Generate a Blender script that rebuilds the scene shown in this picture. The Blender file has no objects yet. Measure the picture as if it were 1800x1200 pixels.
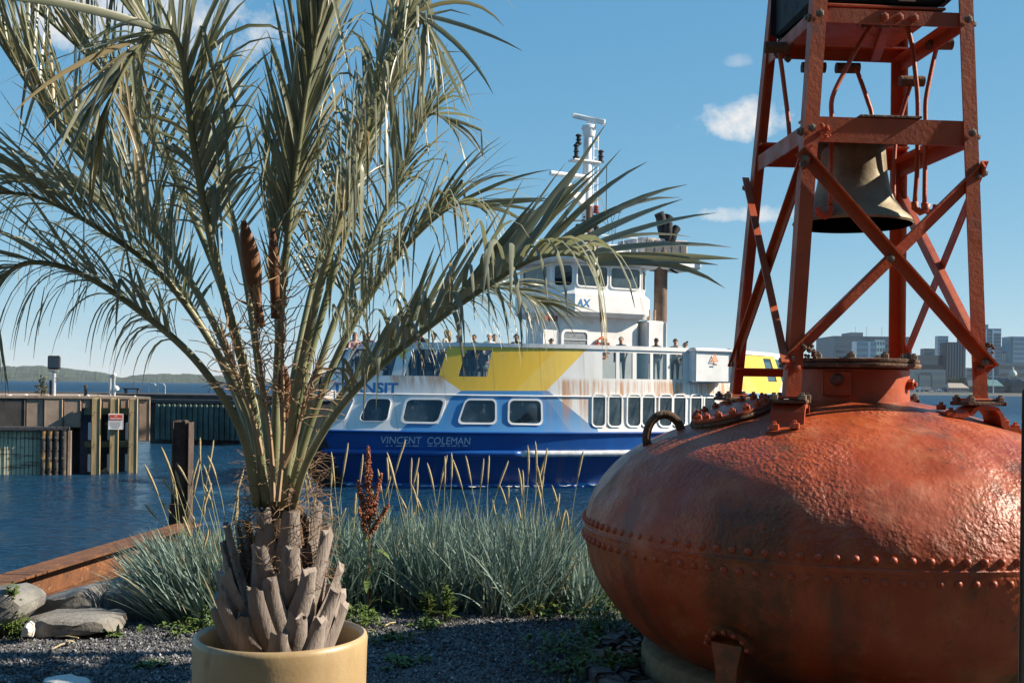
import bpy, bmesh, math, random
from mathutils import Vector, Matrix, Euler, noise
R = math.radians
rnd = random.Random(7)
sc = bpy.context.scene

# ------------------------------------------------------------------ camera, sky, sun, exposure
EYE = 1.6
WATER = -1.9
FPX = 1950.0
ROLL = R(0.75)
CR, SR = math.cos(ROLL), math.sin(ROLL)
PPX, PPY = 900.0, 678.0
cd = bpy.data.cameras.new('camera')
cam = bpy.data.objects.new('camera', cd)
sc.collection.objects.link(cam)
cd.sensor_width = 36.0
cd.lens = FPX / 1800.0 * 36.0
cd.shift_y = (PPY - 600.0) / 1800.0
cd.clip_start = 0.05
cd.clip_end = 60000
cam.matrix_world = Matrix(((CR, -SR, 0, 0), (0, 0, -1, 0), (SR, CR, 0, EYE), (0, 0, 0, 1)))
sc.camera = cam
SUN_EL, SUN_TOWARD = 33.0, -2.0      # elevation; degrees toward the viewer from straight right
sun_dir = Vector((math.cos(R(SUN_EL)) * math.cos(R(SUN_TOWARD)), -math.cos(R(SUN_EL)) * math.sin(R(SUN_TOWARD)), math.sin(R(SUN_EL))))
sl = bpy.data.lights.new('sun', 'SUN')
sl.energy = 4.6
sl.angle = R(0.53)
sl.color = (1.0, 0.88, 0.72)
so = bpy.data.objects.new('sun', sl)
sc.collection.objects.link(so)
so.rotation_euler = (-sun_dir).to_track_quat('-Z', 'Y').to_euler()
so.location = (20, 0, 20)
sc.view_settings.view_transform = 'Standard'
sc.view_settings.look = 'None'
sc.view_settings.exposure = 1.0
sc.view_settings.gamma = 1.0
sc.view_settings.use_curve_mapping = False
sc.render.engine = 'CYCLES'
sc.cycles.use_denoising = True
sc.cycles.max_bounces = 8
sc.cycles.transparent_max_bounces = 12
sc.cycles.caustics_reflective = False
sc.cycles.caustics_refractive = False
sc.cycles.sample_clamp_indirect = 6.0

def pdir(px, py):
    u = (px - PPX) / FPX; v = -(py - PPY) / FPX
    return u * CR - v * SR, u * SR + v * CR
def at(px, py, D):
    a, b = pdir(px, py)
    return Vector((a * D, D, EYE + b * D))
def atz(px, py, z):
    a, b = pdir(px, py)
    D = (z - EYE) / b
    return Vector((a * D, D, z))
def proj(p):
    D = p[1]; a = p[0] / D; b = (p[2] - EYE) / D
    return PPX + FPX * (a * CR + b * SR), PPY - FPX * (-a * SR + b * CR)

world = bpy.data.worlds.new('World')
sc.world = world
world.use_nodes = True
nt = world.node_tree
nt.nodes.clear()
def wn(t, **k):
    n = nt.nodes.new(t)
    for a, b in k.items(): setattr(n, a, b)
    return n
sky = wn('ShaderNodeTexSky', sky_type='NISHITA', sun_disc=False)
sky.sun_elevation = R(SUN_EL)
sky.sun_rotation = R(90 + SUN_TOWARD)
sky.altitude = 0
sky.air_density = 0.6
sky.dust_density = 0.0
sky.ozone_density = 3.0
bg = wn('ShaderNodeBackground')
bg.inputs['Strength'].default_value = 0.052
wout = wn('ShaderNodeOutputWorld')
tc = wn('ShaderNodeTexCoord')
nz = wn('ShaderNodeTexNoise')
nz.inputs['Scale'].default_value = 26.0; nz.inputs['Detail'].default_value = 7.0; nz.inputs['Roughness'].default_value = 0.62
nt.links.new(tc.outputs['Generated'], nz.inputs['Vector'])
def wm(op, a, b=None, c=None, clamp=False):
    n = wn('ShaderNodeMath', operation=op, use_clamp=clamp)
    for i, v in enumerate((a, b, c)):
        if v is None: continue
        if isinstance(v, (int, float)): n.inputs[i].default_value = v
        else: nt.links.new(v, n.inputs[i])
    return n.outputs[0]
# fair weather cumulus, a few all the way round the horizon: direction, half width, half height
def cdir(px, py):
    a, b = pdir(px, py)
    return Vector((a, 1.0, b)).normalized()
CL = [(cdir(1312, 216), .046, .022, 1.0), (cdir(1262, 381), .021, .009, .75), (cdir(1345, 379), .024, .010, .75),
      (cdir(215, 30), .13, .055, 1.0), (cdir(60, 45), .075, .028, .8), (cdir(330, 15), .055, .038, .9), (cdir(1302, 110), .016, .007, .35)]
cr = random.Random(3)
for k in range(9):
    az = R(40 + k * 31 + cr.uniform(-8, 8)); el = R(cr.uniform(9, 24))
    CL.append((Vector((math.sin(az) * math.cos(el), math.cos(az) * math.cos(el), math.sin(el))), cr.uniform(.03, .1), cr.uniform(.014, .035), .9))
tot = None
nsh = wm('MULTIPLY_ADD', nz.outputs['Fac'], 4.6, -2.3)
for d, w, h, op in CL:
    right = Vector((d.y, -d.x, 0)).normalized(); up = right.cross(d)
    def dot(vec, off):
        n = wn('ShaderNodeVectorMath', operation='DOT_PRODUCT')
        nt.links.new(tc.outputs['Generated'], n.inputs[0]); n.inputs[1].default_value = vec
        return n.outputs['Value']
    x = wm('DIVIDE', dot(right, 0), w)
    yv = wm('DIVIDE', wm('SUBTRACT', dot(up, 0), up.dot(d)), h)
    yl = wm('MULTIPLY', wm('MINIMUM', yv, 0.0), 1.7)          # flatter underside
    yy = wm('ADD', wm('MAXIMUM', yv, 0.0), yl)
    r2 = wm('ADD', wm('MULTIPLY', x, x), wm('MULTIPLY', yy, yy))
    front = wm('GREATER_THAN', dot(d, 0), 0.3)
    m = wm('ADD', wm('SUBTRACT', 0.95, r2), nsh)
    m = wm('MULTIPLY', wm('MULTIPLY', wm('MULTIPLY', m, 0.75, clamp=True), op), front)
    tot = m if tot is None else wm('MAXIMUM', tot, m)
mixc = wn('ShaderNodeMix', data_type='RGBA')
nt.links.new(tot, mixc.inputs['Factor'])
# colour response of the sky, per channel
sepc = wn('ShaderNodeSeparateColor'); nt.links.new(sky.outputs[0], sepc.inputs[0])
comb = wn('ShaderNodeCombineColor')
for i_, (e_, g_) in enumerate(((.84, 1.46), (.48, 2.84), (.28, 4.35))):
    nt.links.new(wm('MULTIPLY', wm('POWER', sepc.outputs[i_], e_), g_), comb.inputs[i_])
nt.links.new(comb.outputs[0], mixc.inputs['A'])
mixc.inputs['B'].default_value = (8.8, 8.6, 8.4, 1)
nt.links.new(mixc.outputs['Result'], bg.inputs['Color'])
nt.links.new(bg.outputs[0], wout.inputs['Surface'])

# ------------------------------------------------------------------ helpers
COL = sc.collection
ROOT = {}
def V(*a): return Vector(a)
def tag(o, label=None, cat=None, group=None, kind=None):
    if label: o['label'] = label
    if cat: o['category'] = cat
    if group: o['group'] = group
    if kind: o['kind'] = kind
    return o
def thing(name, label, cat, loc=(0, 0, 0), rotz=0.0, group=None):
    o = bpy.data.objects.new(name, None)
    COL.objects.link(o)
    o.empty_display_size = 0.1
    o.location = loc
    o.rotation_euler = (0, 0, rotz)
    ROOT[o.name] = Matrix.Translation(Vector(loc)) @ Matrix.Rotation(rotz, 4, 'Z')
    return tag(o, label, cat, group)
def root_m(p):
    while p.parent: p = p.parent
    return ROOT.get(p.name, Matrix.Translation(p.location))
class MB:
    def __init__(s): s.v = []; s.f = []; s.m = []; s.tint = None
    def add(s, vs, fs, mi=0):
        o = len(s.v)
        s.v.extend([Vector(v) for v in vs])
        for f in fs: s.f.append([i + o for i in f]); s.m.append(mi)
        return s
    def box(s, c, size, M=None, mi=0, taper=1.0):
        hx, hy, hz = size[0] / 2, size[1] / 2, size[2] / 2
        vs = []
        for z in (-1, 1):
            k = taper if z > 0 else 1.0
            for x, y in ((-1, -1), (1, -1), (1, 1), (-1, 1)):
                p = Vector((x * hx * k, y * hy * k, z * hz))
                if M is not None: p = M @ p
                vs.append(p + Vector(c))
        return s.add(vs, [(3, 2, 1, 0), (4, 5, 6, 7), (0, 1, 5, 4), (1, 2, 6, 5), (2, 3, 7, 6), (3, 0, 4, 7)], mi)
    def bbox(s, c, size, bev=0.01, M=None, mi=0):
        # box with chamfered edges
        hx, hy, hz = size[0] / 2, size[1] / 2, size[2] / 2
        b = min(bev, hx * .45, hy * .45, hz * .45)
        rings = []
        for z, k in ((-hz, b), (-hz + b, 0), (hz - b, 0), (hz, b)):
            ring = []
            ex, ey = hx - k, hy - k
            for sx, sy in ((-1, -1), (1, -1), (1, 1), (-1, 1)):
                a = Vector((sx * (ex - b), sy * ey, z)); d = Vector((sx * ex, sy * (ey - b), z))
                ring += [a, d] if sx * sy > 0 else [d, a]
            rings.append(ring)
        vs = []
        for r_ in rings:
            for p in r_:
                if M is not None: p = M @ p
                vs.append(p + Vector(c))
        fs = []
        for i in range(3):
            for j in range(8):
                fs.append((i * 8 + j, i * 8 + (j + 1) % 8, i * 8 + 8 + (j + 1) % 8, i * 8 + 8 + j))
        fs.append(tuple(range(7, -1, -1))); fs.append(tuple(range(24, 32)))
        return s.add(vs, fs, mi)
    def bar(s, a, b, w, h, up=(0, 0, 1), mi=0, bev=0):
        a, b = Vector(a), Vector(b); d = b - a; L = d.length; d.normalize()
        u = Vector(up); u = u - u.dot(d) * d
        if u.length < 1e-5: u = Vector((1, 0, 0)) - d.x * d
        u.normalize(); sd = d.cross(u)
        M = Matrix((sd, u, d)).transposed()
        if bev: return s.bbox((a + b) / 2, (w, h, L), bev, M, mi)
        return s.box((a + b) / 2, (w, h, L), M, mi)
    def angle_iron(s, a, b, w, t, up, side, mi=0):
        # L section: two plates, apex along the line a-b, legs along 'up' and 'side'
        a, b = Vector(a), Vector(b); d = (b - a).normalized()
        u = Vector(up); u = (u - u.dot(d) * d).normalized()
        q = Vector(side); q = (q - q.dot(d) * d - q.dot(u) * u).normalized()
        pr = [(0, 0), (w, 0), (w, t), (t, t), (t, w), (0, w)]
        vs = [p + u * x + q * y for p in (a, b) for x, y in pr]
        fs = [(i, (i + 1) % 6, 6 + (i + 1) % 6, 6 + i) for i in range(6)]
        fs += [(0, 3, 2, 1), (0, 5, 4, 3), (6, 7, 8, 9), (6, 9, 10, 11)]
        return s.add(vs, fs, mi)
    def tube(s, pts, rad, n=8, caps=True, mi=0, squash=1.0):
        pts = [Vector(p) for p in pts]
        N = len(pts)
        rr = rad if callable(rad) else (lambda t: rad)
        vs = []
        ref = None
        for i, p in enumerate(pts):
            d = (pts[min(i + 1, N - 1)] - pts[max(i - 1, 0)]).normalized()
            if ref is None:
                ref = Vector((0, 0, 1)) if abs(d.z) < .9 else Vector((1, 0, 0))
            a = (ref - ref.dot(d) * d).normalized(); ref = a
            b = d.cross(a)
            r_ = rr(i / max(1, N - 1))
            for k in range(n):
                t = 2 * math.pi * k / n
                vs.append(p + a * math.cos(t) * r_ + b * math.sin(t) * r_ * squash)
        fs = []
        for i in range(N - 1):
            for k in range(n):
                fs.append((i * n + k, i * n + (k + 1) % n, (i + 1) * n + (k + 1) % n, (i + 1) * n + k))
        if caps:
            fs.append(tuple(range(n - 1, -1, -1))); fs.append(tuple(range((N - 1) * n, N * n)))
        return s.add(vs, fs, mi)
    def lathe(s, prof, n=32, c=(0, 0, 0), mi=0, M=None, caps=True):
        c = Vector(c); vs = []
        for r_, z in prof:
            for k in range(n):
                t = 2 * math.pi * k / n
                p = Vector((r_ * math.cos(t), r_ * math.sin(t), z))
                if M is not None: p = M @ p
                vs.append(p + c)
        fs = []
        for i in range(len(prof) - 1):
            for k in range(n):
                fs.append((i * n + k, i * n + (k + 1) % n, (i + 1) * n + (k + 1) % n, (i + 1) * n + k))
        if caps:
            if prof[0][0] > 1e-4: fs.append(tuple(range(n - 1, -1, -1)))
            if prof[-1][0] > 1e-4: fs.append(tuple(range((len(prof) - 1) * n, len(prof) * n)))
        return s.add(vs, fs, mi)
    def grid(s, rows, mi=0, closed=False, flip=False):
        nr, nc = len(rows), len(rows[0])
        vs = [p for r_ in rows for p in r_]
        fs = []
        for i in range(nr - 1):
            for j in range(nc if closed else nc - 1):
                f = (i * nc + j, i * nc + (j + 1) % nc, (i + 1) * nc + (j + 1) % nc, (i + 1) * nc + j)
                fs.append(f[::-1] if flip else f)
        return s.add(vs, fs, mi)
    def prism(s, poly, d, mi=0):
        # polygon (list of 3D points) extruded by vector d
        n = len(poly); d = Vector(d)
        vs = [Vector(p) for p in poly] + [Vector(p) + d for p in poly]
        fs = [tuple(range(n - 1, -1, -1)), tuple(range(n, 2 * n))] + [(i, (i + 1) % n, n + (i + 1) % n, n + i) for i in range(n)]
        return s.add(vs, fs, mi)
    def mesh(s, name, mats, smooth=False, inv=None, origin=None):
        me = bpy.data.meshes.new(name)
        vs = s.v
        if inv is not None: vs = [inv @ v for v in vs]
        if origin is not None: vs = [v - origin for v in vs]
        me.from_pydata([tuple(v) for v in vs], [], s.f)
        for m in (mats if isinstance(mats, (list, tuple)) else [mats]): me.materials.append(m)
        if any(s.m): me.polygons.foreach_set('material_index', s.m)
        if s.tint is not None:
            at_ = me.color_attributes.new('tint', 'FLOAT_COLOR', 'POINT')
            buf = []
            for t in s.tint: buf += [t[0], t[1], t[2], 1.0]
            at_.data.foreach_set('color', buf)
        if smooth is True:
            me.polygons.foreach_set('use_smooth', [True] * len(me.polygons))
        elif smooth:
            me.polygons.foreach_set('use_smooth', [True] * len(me.polygons))
            me.set_sharp_from_angle(angle=R(smooth))
        me.update()
        return me
    def build(s, name, mats, parent=None, smooth=False, local=False, origin=None):
        inv = None
        if parent is not None and not local: inv = root_m(parent).inverted()
        me = s.mesh(name, mats, smooth, inv, origin if parent is None else None)
        o = bpy.data.objects.new(name, me)
        COL.objects.link(o)
        if parent is not None: o.parent = parent
        elif origin is not None: o.location = origin
        return o
def fix_normals(o):
    bm = bmesh.new(); bm.from_mesh(o.data)
    bmesh.ops.recalc_face_normals(bm, faces=bm.faces[:])
    bm.to_mesh(o.data); bm.free()
    return o
def inst(name, me, parent, M):
    # a piece that shares mesh data, placed by a matrix in its thing's own frame
    o = bpy.data.objects.new(name, me)
    COL.objects.link(o)
    o.parent = parent
    o.matrix_local = M
    return o
def frame_m(p, z, x=None):
    z = Vector(z).normalized()
    x = Vector(x) if x is not None else (Vector((0, 0, 1)) if abs(z.z) < .9 else Vector((1, 0, 0)))
    x = (x - x.dot(z) * z).normalized(); y = z.cross(x)
    M = Matrix((x, y, z)).transposed().to_4x4(); M.translation = Vector(p)
    return M
def catmull(pts, n):
    P = [Vector(p) for p in pts]; P = [P[0] * 2 - P[1]] + P + [P[-1] * 2 - P[-2]]
    out = []
    segs = len(P) - 3
    for i in range(n + 1):
        t = i / n * segs; k = min(int(t), segs - 1); u = t - k
        a, b, c, d = P[k:k + 4]
        out.append(.5 * ((2 * b) + (c - a) * u + (2 * a - 5 * b + 4 * c - d) * u * u + (3 * b - a - 3 * c + d) * u ** 3))
    return out

# ------------------------------------------------------------------ materials
class NT:
    def __init__(s, name):
        s.m = bpy.data.materials.new(name); s.m.use_nodes = True
        s.t = s.m.node_tree; s.b = s.t.nodes['Principled BSDF']; s.out = s.t.nodes['Material Output']
        s.coord = s.n('ShaderNodeTexCoord').outputs['Object']
    def n(s, t, **k):
        q = s.t.nodes.new(t)
        for a, b in k.items(): setattr(q, a, b)
        return q
    def link(s, a, b): s.t.links.new(a, b)
    def put(s, sock, v):
        if isinstance(v, bpy.types.NodeSocket): s.link(v, sock)
        elif isinstance(v, (tuple, list)) and len(v) == 3 and sock.type == 'RGBA': sock.default_value = (*v, 1)
        else: sock.default_value = v
    def math(s, op, a, b=None, c=None, clamp=False):
        q = s.n('ShaderNodeMath', operation=op, use_clamp=clamp)
        for i, v in enumerate((a, b, c)):
            if v is not None: s.put(q.inputs[i], v)
        return q.outputs[0]
    def noise(s, scale, detail=4, rough=.55, vec=None, stretch=None, dist=0.0, out='Fac'):
        q = s.n('ShaderNodeTexNoise')
        q.inputs['Scale'].default_value = scale; q.inputs['Detail'].default_value = detail
        q.inputs['Roughness'].default_value = rough; q.inputs['Distortion'].default_value = dist
        v = vec if vec is not None else s.coord
        if stretch:
            mp = s.n('ShaderNodeMapping'); mp.inputs['Scale'].default_value = stretch
            s.link(v, mp.inputs['Vector']); v = mp.outputs[0]
        s.link(v, q.inputs['Vector'])
        return q.outputs[out]
    def voronoi(s, scale, feature='F1', out='Distance', rnd_=1.0, stretch=None):
        q = s.n('ShaderNodeTexVoronoi', feature=feature)
        q.inputs['Scale'].default_value = scale
        q.inputs['Randomness'].default_value = rnd_
        v = s.coord
        if stretch:
            mp = s.n('ShaderNodeMapping'); mp.inputs['Scale'].default_value = stretch
            s.link(v, mp.inputs['Vector']); v = mp.outputs[0]
        s.link(v, q.inputs['Vector'])
        return q.outputs[out]
    def ramp(s, f, lo, hi, a=0.0, b=1.0, smooth=True):
        q = s.n('ShaderNodeMapRange', interpolation_type='SMOOTHSTEP' if smooth else 'LINEAR')
        s.put(q.inputs['Value'], f)
        q.inputs['From Min'].default_value = lo; q.inputs['From Max'].default_value = hi
        q.inputs['To Min'].default_value = a; q.inputs['To Max'].default_value = b
        return q.outputs[0]
    def mix(s, f, a, b, bt='MIX'):
        q = s.n('ShaderNodeMix', data_type='RGBA', blend_type=bt)
        s.put(q.inputs['Factor'], f); s.put(q.inputs['A'], a); s.put(q.inputs['B'], b)
        return q.outputs['Result']
    def sep(s, vec=None):
        q = s.n('ShaderNodeSeparateXYZ'); s.link(vec if vec is not None else s.coord, q.inputs[0]); return q.outputs
    def bump(s, h, strength=.5, dist=.01, prev=None):
        q = s.n('ShaderNodeBump'); q.inputs['Strength'].default_value = strength; q.inputs['Distance'].default_value = dist
        s.link(h, q.inputs['Height'])
        if prev is not None: s.link(prev, q.inputs['Normal'])
        return q.outputs[0]
    def fin(s, col=None, rough=None, normal=None, metal=None, spec=None):
        if col is not None: s.put(s.b.inputs['Base Color'], col)
        if rough is not None: s.put(s.b.inputs['Roughness'], rough)
        if normal is not None: s.link(normal, s.b.inputs['Normal'])
        if metal is not None: s.put(s.b.inputs['Metallic'], metal)
        if spec is not None: s.put(s.b.inputs['Specular IOR Level'], spec)
        return s.m
def pbr(name, col, rough=.6, var=.25, scale=8, bump=0.2, bscale=60, bdist=.004, metal=0.0, stretch=None, dirt=None, dirt_amt=.5, spec=None):
    k = NT(name)
    a = tuple(c * (1 - var) for c in col); b = tuple(min(1, c * (1 + var)) for c in col)
    c = k.mix(k.ramp(k.noise(scale, 5, .6, stretch=stretch), .3, .7), a, b)
    if dirt: c = k.mix(k.math('MULTIPLY', k.ramp(k.noise(scale * .6, 8, .7), .5, .66), dirt_amt), c, dirt)
    nrm = k.bump(k.noise(bscale, 4, .6, stretch=stretch), bump, bdist) if bump else None
    r_ = k.ramp(k.noise(scale * 1.7, 4), .3, .7, max(.03, rough - .08), min(1, rough + .1))
    return k.fin(c, r_, nrm, metal, spec)
def flat(name, col, rough=.6, metal=0.0):
    k = NT(name)
    c = k.mix(k.noise(3, 3), tuple(x * .9 for x in col), tuple(min(1, x * 1.08) for x in col))
    return k.fin(c, rough, None, metal)
# ------------------------------------------------------------------ water, ground, hills
def m_water():
    k = NT('harbour_water')
    g = k.n('ShaderNodeNewGeometry').outputs['Position']
    h1 = k.noise(.55, 5, .62, vec=g, stretch=(.7, 1.5, 1))
    h2 = k.noise(2.6, 5, .6, vec=g, stretch=(.75, 1.5, 1), dist=.4)
    h3 = k.noise(.06, 3, .5, vec=g)
    amp = k.ramp(h3, .3, .7, .45, 1.4)
    n1 = k.bump(k.math('MULTIPLY', h1, amp), 1.0, .5)
    n2 = k.bump(k.math('MULTIPLY', h2, amp), 1.0, .30, n1)
    col = k.mix(k.ramp(h3, .3, .7), (.006, .034, .075), (.011, .058, .115))
    rg = k.ramp(k.sep(g)[1], 25, 260, .10, .55)
    k.fin(col, rg, n2, None, .28)
    k.b.inputs['IOR'].default_value = 1.33
    return k.m
b = MB()
ds = [7.5 * (400 / 7.5) ** (i / 360) for i in range(361)] + [400 * (45000 / 400) ** (i / 40) for i in range(1, 41)]
NWA = 460
rows = []
for D in ds:
    row = []
    am = 1.0 if D < 120 else max(0.0, 1 - (D - 120) / 280)
    for j in range(NWA + 1):
        a = R(-36 + 72 * j / NWA); x, y = D * math.tan(a), D
        z = 0.0
        if am:
            q = V(x * .28 + y * .10, y * .42 - x * .08, 1.3)
            z = am * (.075 * noise.noise(q) + .045 * noise.noise(V(x * .75 - y * .15, y * 1.15, 5.1)) + .020 * noise.noise(V(x * 1.9, y * 2.4, 9.7)))
        row.append(V(x, y, WATER + z))
    rows.append(row)
b.grid(rows)
b.grid([[V(x, y, WATER - .3) for x in (-30000, -2000, -200, 200, 2000, 30000)] for y in (8.5, 60, 600, 6000, 45000)])
water = b.build('water', m_water(), smooth=True); tag(water, kind='structure')

def m_gravel():
    k = NT('grey_gravel')
    g = k.coord
    v = k.voronoi(70, out='Color')
    vs = k.sep(v)[0]
    col = k.mix(vs, (.05, .05, .05), (.20, .195, .19))
    col = k.mix(k.ramp(k.noise(1.2, 4), .35, .7), col, (.12, .12, .12))
    h = k.voronoi(70)
    n1 = k.bump(h, 1.0, .012)
    return k.fin(col, .9, n1)
def ground_edge(x):
    # shoreline: the gravel stops and the bank drops to the water
    return 8.15 + .12 * math.sin(x * 1.7) + (0.9 * min(1, max(0, (x + 2.2) / 1.2)) if x < 40 else .9)
M_GRAVEL = m_gravel()
b = MB()
gx = [-60, -30, -15, -8] + [-5 + i * .25 for i in range(41)] + [8, 15, 30, 60]
rows = []
for t in (-60, -20, -6, 0, 2, 3.5, 4.5, 5.5, 6.2, 6.8, 7.4):
    rows.append([V(x, t, .012 * noise.noise(V(x * 1.3, t * 1.3, 0)) if abs(x) < 6 and t > 2 else 0) for x in gx])
for k_, z in ((0, 0.0),):
    rows.append([V(x, ground_edge(x), .02 * noise.noise(V(x, 9, 0))) for x in gx])
ground = b.grid(rows).build('ground', M_GRAVEL, smooth=True); tag(ground, kind='structure')
# bank under the grass, falling into the harbour
k = NT('bank_earth')
c = k.mix(k.noise(9, 6, .65), (.05, .045, .032), (.13, .115, .085))
M_BANK = k.fin(c, .95, k.bump(k.noise(30, 6), .9, .03))
b = MB()
prof = ((0.0, -.004), (.25, -.12), (.55, -.45), (1.1, -1.0), (2.2, -1.8), (4.0, -3.2))
b.grid([[V(x, ground_edge(x) + dy + .12 * noise.noise(V(x * 1.1, dy, 3)), z + (.1 * noise.noise(V(x * 1.6, dy * 2, 7)) if dy else 0)) for x in gx] for dy, z in prof])
bank = b.build('bank', M_BANK, smooth=True); tag(bank, kind='structure')

# loose gravel on the surface: countless small stones
k = NT('gravel_stone')
ob = k.n('ShaderNodeVertexColor'); ob.layer_name = 'tint'
k.fin(ob.outputs['Color'], .85)
M_STONE = k.m
b = MB(); b.tint = []
gr = random.Random(11)
def pebble(b, p, r_, rr):
    M = Euler((rr.uniform(0, 6), rr.uniform(0, 6), rr.uniform(0, 6))).to_matrix()
    sx, sy, sz = r_ * rr.uniform(.7, 1.3), r_ * rr.uniform(.6, 1.1), r_ * rr.uniform(.5, .9)
    vs = [M @ V(*q) + p for q in ((sx, 0, 0), (-sx, 0, 0), (0, sy, 0), (0, -sy, 0), (0, 0, sz), (0, 0, -sz))]
    b.add(vs, [(0, 2, 4), (2, 1, 4), (1, 3, 4), (3, 0, 4), (2, 0, 5), (1, 2, 5), (3, 1, 5), (0, 3, 5)])
    g = rr.choice((.05, .07, .09, .12, .16, .22, .32)) * rr.uniform(.8, 1.2)
    if rr.random() < .012: g = .5
    b.tint += [(g * rr.uniform(.95, 1.05), g, g * rr.uniform(1.0, 1.12))] * 6
for i in range(36000):
    y = gr.uniform(5.3, 8.15); x = gr.uniform(-.52 * y, .16 * y)
    if (x - 1.9) ** 2 + (y - 6.2) ** 2 < 1.35 ** 2: continue
    if y > ground_edge(x): continue
    pebble(b, V(x, y, .004 + gr.uniform(-.003, .006)), gr.choice((.004, .005, .007, .008, .010, .014)), gr)
gv = b.build('gravel', M_STONE); tag(gv, 'loose grey gravel in front of the grass', kind='stuff')

# far wooded hills across the harbour mouth
k = NT('wooded_hills')
c = k.mix(k.ramp(k.noise(.03, 6, .7), .35, .65), (.02, .036, .02), (.06, .08, .045))
M_HILL = k.fin(c, .95, k.bump(k.noise(.05, 5, .7), 1.0, 12))
def hill_top(px):
    h = 22 + 9 * math.sin(px * .0085 + 1.0) + 5 * math.sin(px * .021 + .5) + 3.0 * noise.noise(V(px * .05, 0, 0)) + 1.6 * noise.noise(V(px * .21, 4, 0))
    h -= 9 * math.exp(-((px - 215) / 22.0) ** 2)
    if px > 400: h *= max(0.0, 1 - (px - 400) / 175.0) ** .6
    return max(0.3, h)
b = MB()
rows = [[], [], [], [], []]
for i in range(260):
    px = -420 + i * 3.9
    if px > 585: break
    x = (px - 900) / FPX
    h = hill_top(px)
    for j, (D, f) in enumerate(((3000, 0), (3060, .45), (3180, .8), (3340, 1.0), (3900, 0))):
        rows[j].append(V(x * D, D, WATER + (h * f * 1.25 + (2.0 * noise.noise(V(px * .3, j, 2)) if f else -1))))
hills = b.grid(rows).build('hills', M_HILL, smooth=False); tag(hills, kind='structure')

# ------------------------------------------------------------------ the city over the water
CITYD = 1030.0
b = MB()
b.grid([[V(x, y, z + .3 * noise.noise(V(x * .05, y * .05, 0))) for x in range(180, 900, 30)] for y, z in ((1000, WATER - 1), (1012, WATER + 1.2), (1035, 1.0), (1200, 6), (1600, 14), (2500, -5))])
k = NT('city_ground'); k.fin(k.mix(k.noise(.05, 5), (.05, .06, .045), (.11, .11, .10)), .95)
cg = b.build('city_ground', k.m); tag(cg, kind='structure')
def cm(name, col, rough=.7): return flat(name, col, rough)
CM = dict(conc=cm('city_concrete', (.34, .33, .32)), grey=cm('city_grey', (.20, .215, .24)), dark=cm('city_dark_brown', (.055, .052, .06)), beige=cm('city_beige', (.45, .39, .32)),
          white=cm('city_white', (.75, .73, .69)), pink=cm('city_pink', (.42, .30, .28)), roof=cm('city_roof_slate', (.045, .06, .075)), green=cm('city_copper_roof', (.07, .17, .18)),
          brick=cm('city_brick', (.26, .15, .11)), tan=cm('city_tan_roof', (.36, .30, .24)), steel=cm('city_white_steel', (.7, .72, .74), .4), pale=cm('city_pale_dome', (.42, .46, .42)))
def glassy(name, col, rough=.12):
    k = NT(name); return k.fin(k.mix(k.noise(.2, 3), tuple(x * .8 for x in col), tuple(x * 1.2 for x in col)), rough, None, .0, .9)
CM.update(blue=glassy('city_blue_glass', (.07, .17, .27)), pane=glassy('city_window', (.03, .045, .06)), cyan=glassy('city_pale_glass', (.17, .32, .40)), navy=glassy('city_navy_glass', (.03, .06, .10)))
def building(name, label, px0, px1, ytop, D, wall, bands=0, bandm='pane', cols=0, roof=None, depth=None, ybase=694.0, roofm='roof', rot=0.0):
    y0 = D
    c = at((px0 + px1) / 2, ytop, D); w = (px1 - px0) / FPX * D; top = c.z
    base = -1.5
    dp = depth or w * .8
    t = thing(name, label, 'building', (c.x, D, base), rot)
    h = top - base
    eave = h
    if roof == 'gable': eave = h * .62
    if roof == 'hip': eave = h * .6
    MB().box((0, dp / 2, eave / 2), (w, dp, eave)).build('wall', CM[wall], t, local=True)
    if roof == 'gable':      # ridge runs back, gable end to the water
        b = MB(); b.prism([V(-w * .55, -.5, eave), V(w * .55, -.5, eave), V(0, -.5, h)], (0, dp + 1, 0))
        b.build('roof', CM[roofm], t, local=True)
        b = MB(); b.prism([V(-w * .47, -.62, eave - .01), V(w * .47, -.62, eave - .01), V(0, -.62, h - .6)], (0, .1, 0)); b.build('gable', CM[wall], t, local=True)
    elif roof == 'hip':
        b = MB(); b.add([V(-w * .53, -.4, eave), V(w * .53, -.4, eave), V(w * .53, dp + .4, eave), V(-w * .53, dp + .4, eave), V(-w * .36, dp / 2, h), V(w * .36, dp / 2, h)],
                        [(0, 1, 5, 4), (2, 3, 4, 5), (1, 2, 5), (3, 0, 4), (3, 2, 1, 0)])
        b.build('roof', CM[roofm], t, local=True)
    else:
        MB().box((0, dp / 2, h + .5), (w * 1.004, dp * 1.004, .9)).build('parapet', CM[wall], t, local=True)
    for i in range(bands):
        z = eave * (i + .62) / bands
        bh = eave / bands * .46
        if cols:
            for j in range(cols):
                x = -w / 2 + w * (j + .5) / cols
                MB().box((x, -.05, z), (w / cols * .52, .5, bh)).build('window', CM[bandm], t, local=True)
        else:
            MB().box((0, -.05, z), (w * .94, .5, bh)).build('window', CM[bandm], t, local=True)
    return t, w, h, dp
B = building
t, w, h, dp = B('hotel_block', 'wide grey hotel slab with rooftop box rising behind the steel tower legs', 1465, 1603, 592.5, 1350, 'grey', 9, 'navy')
MB().box((-w * .14, dp / 2, h + 3), (w * .16, dp * .5, 7)).build('roof_plant_room', CM['grey'], t, local=True)
for x in (-.21, -.065, .13): MB().tube([V(w * x, 4, h), V(w * x, 4, h + 13)], .18, 5).build('antenna', CM['dark'], t, local=True)
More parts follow.
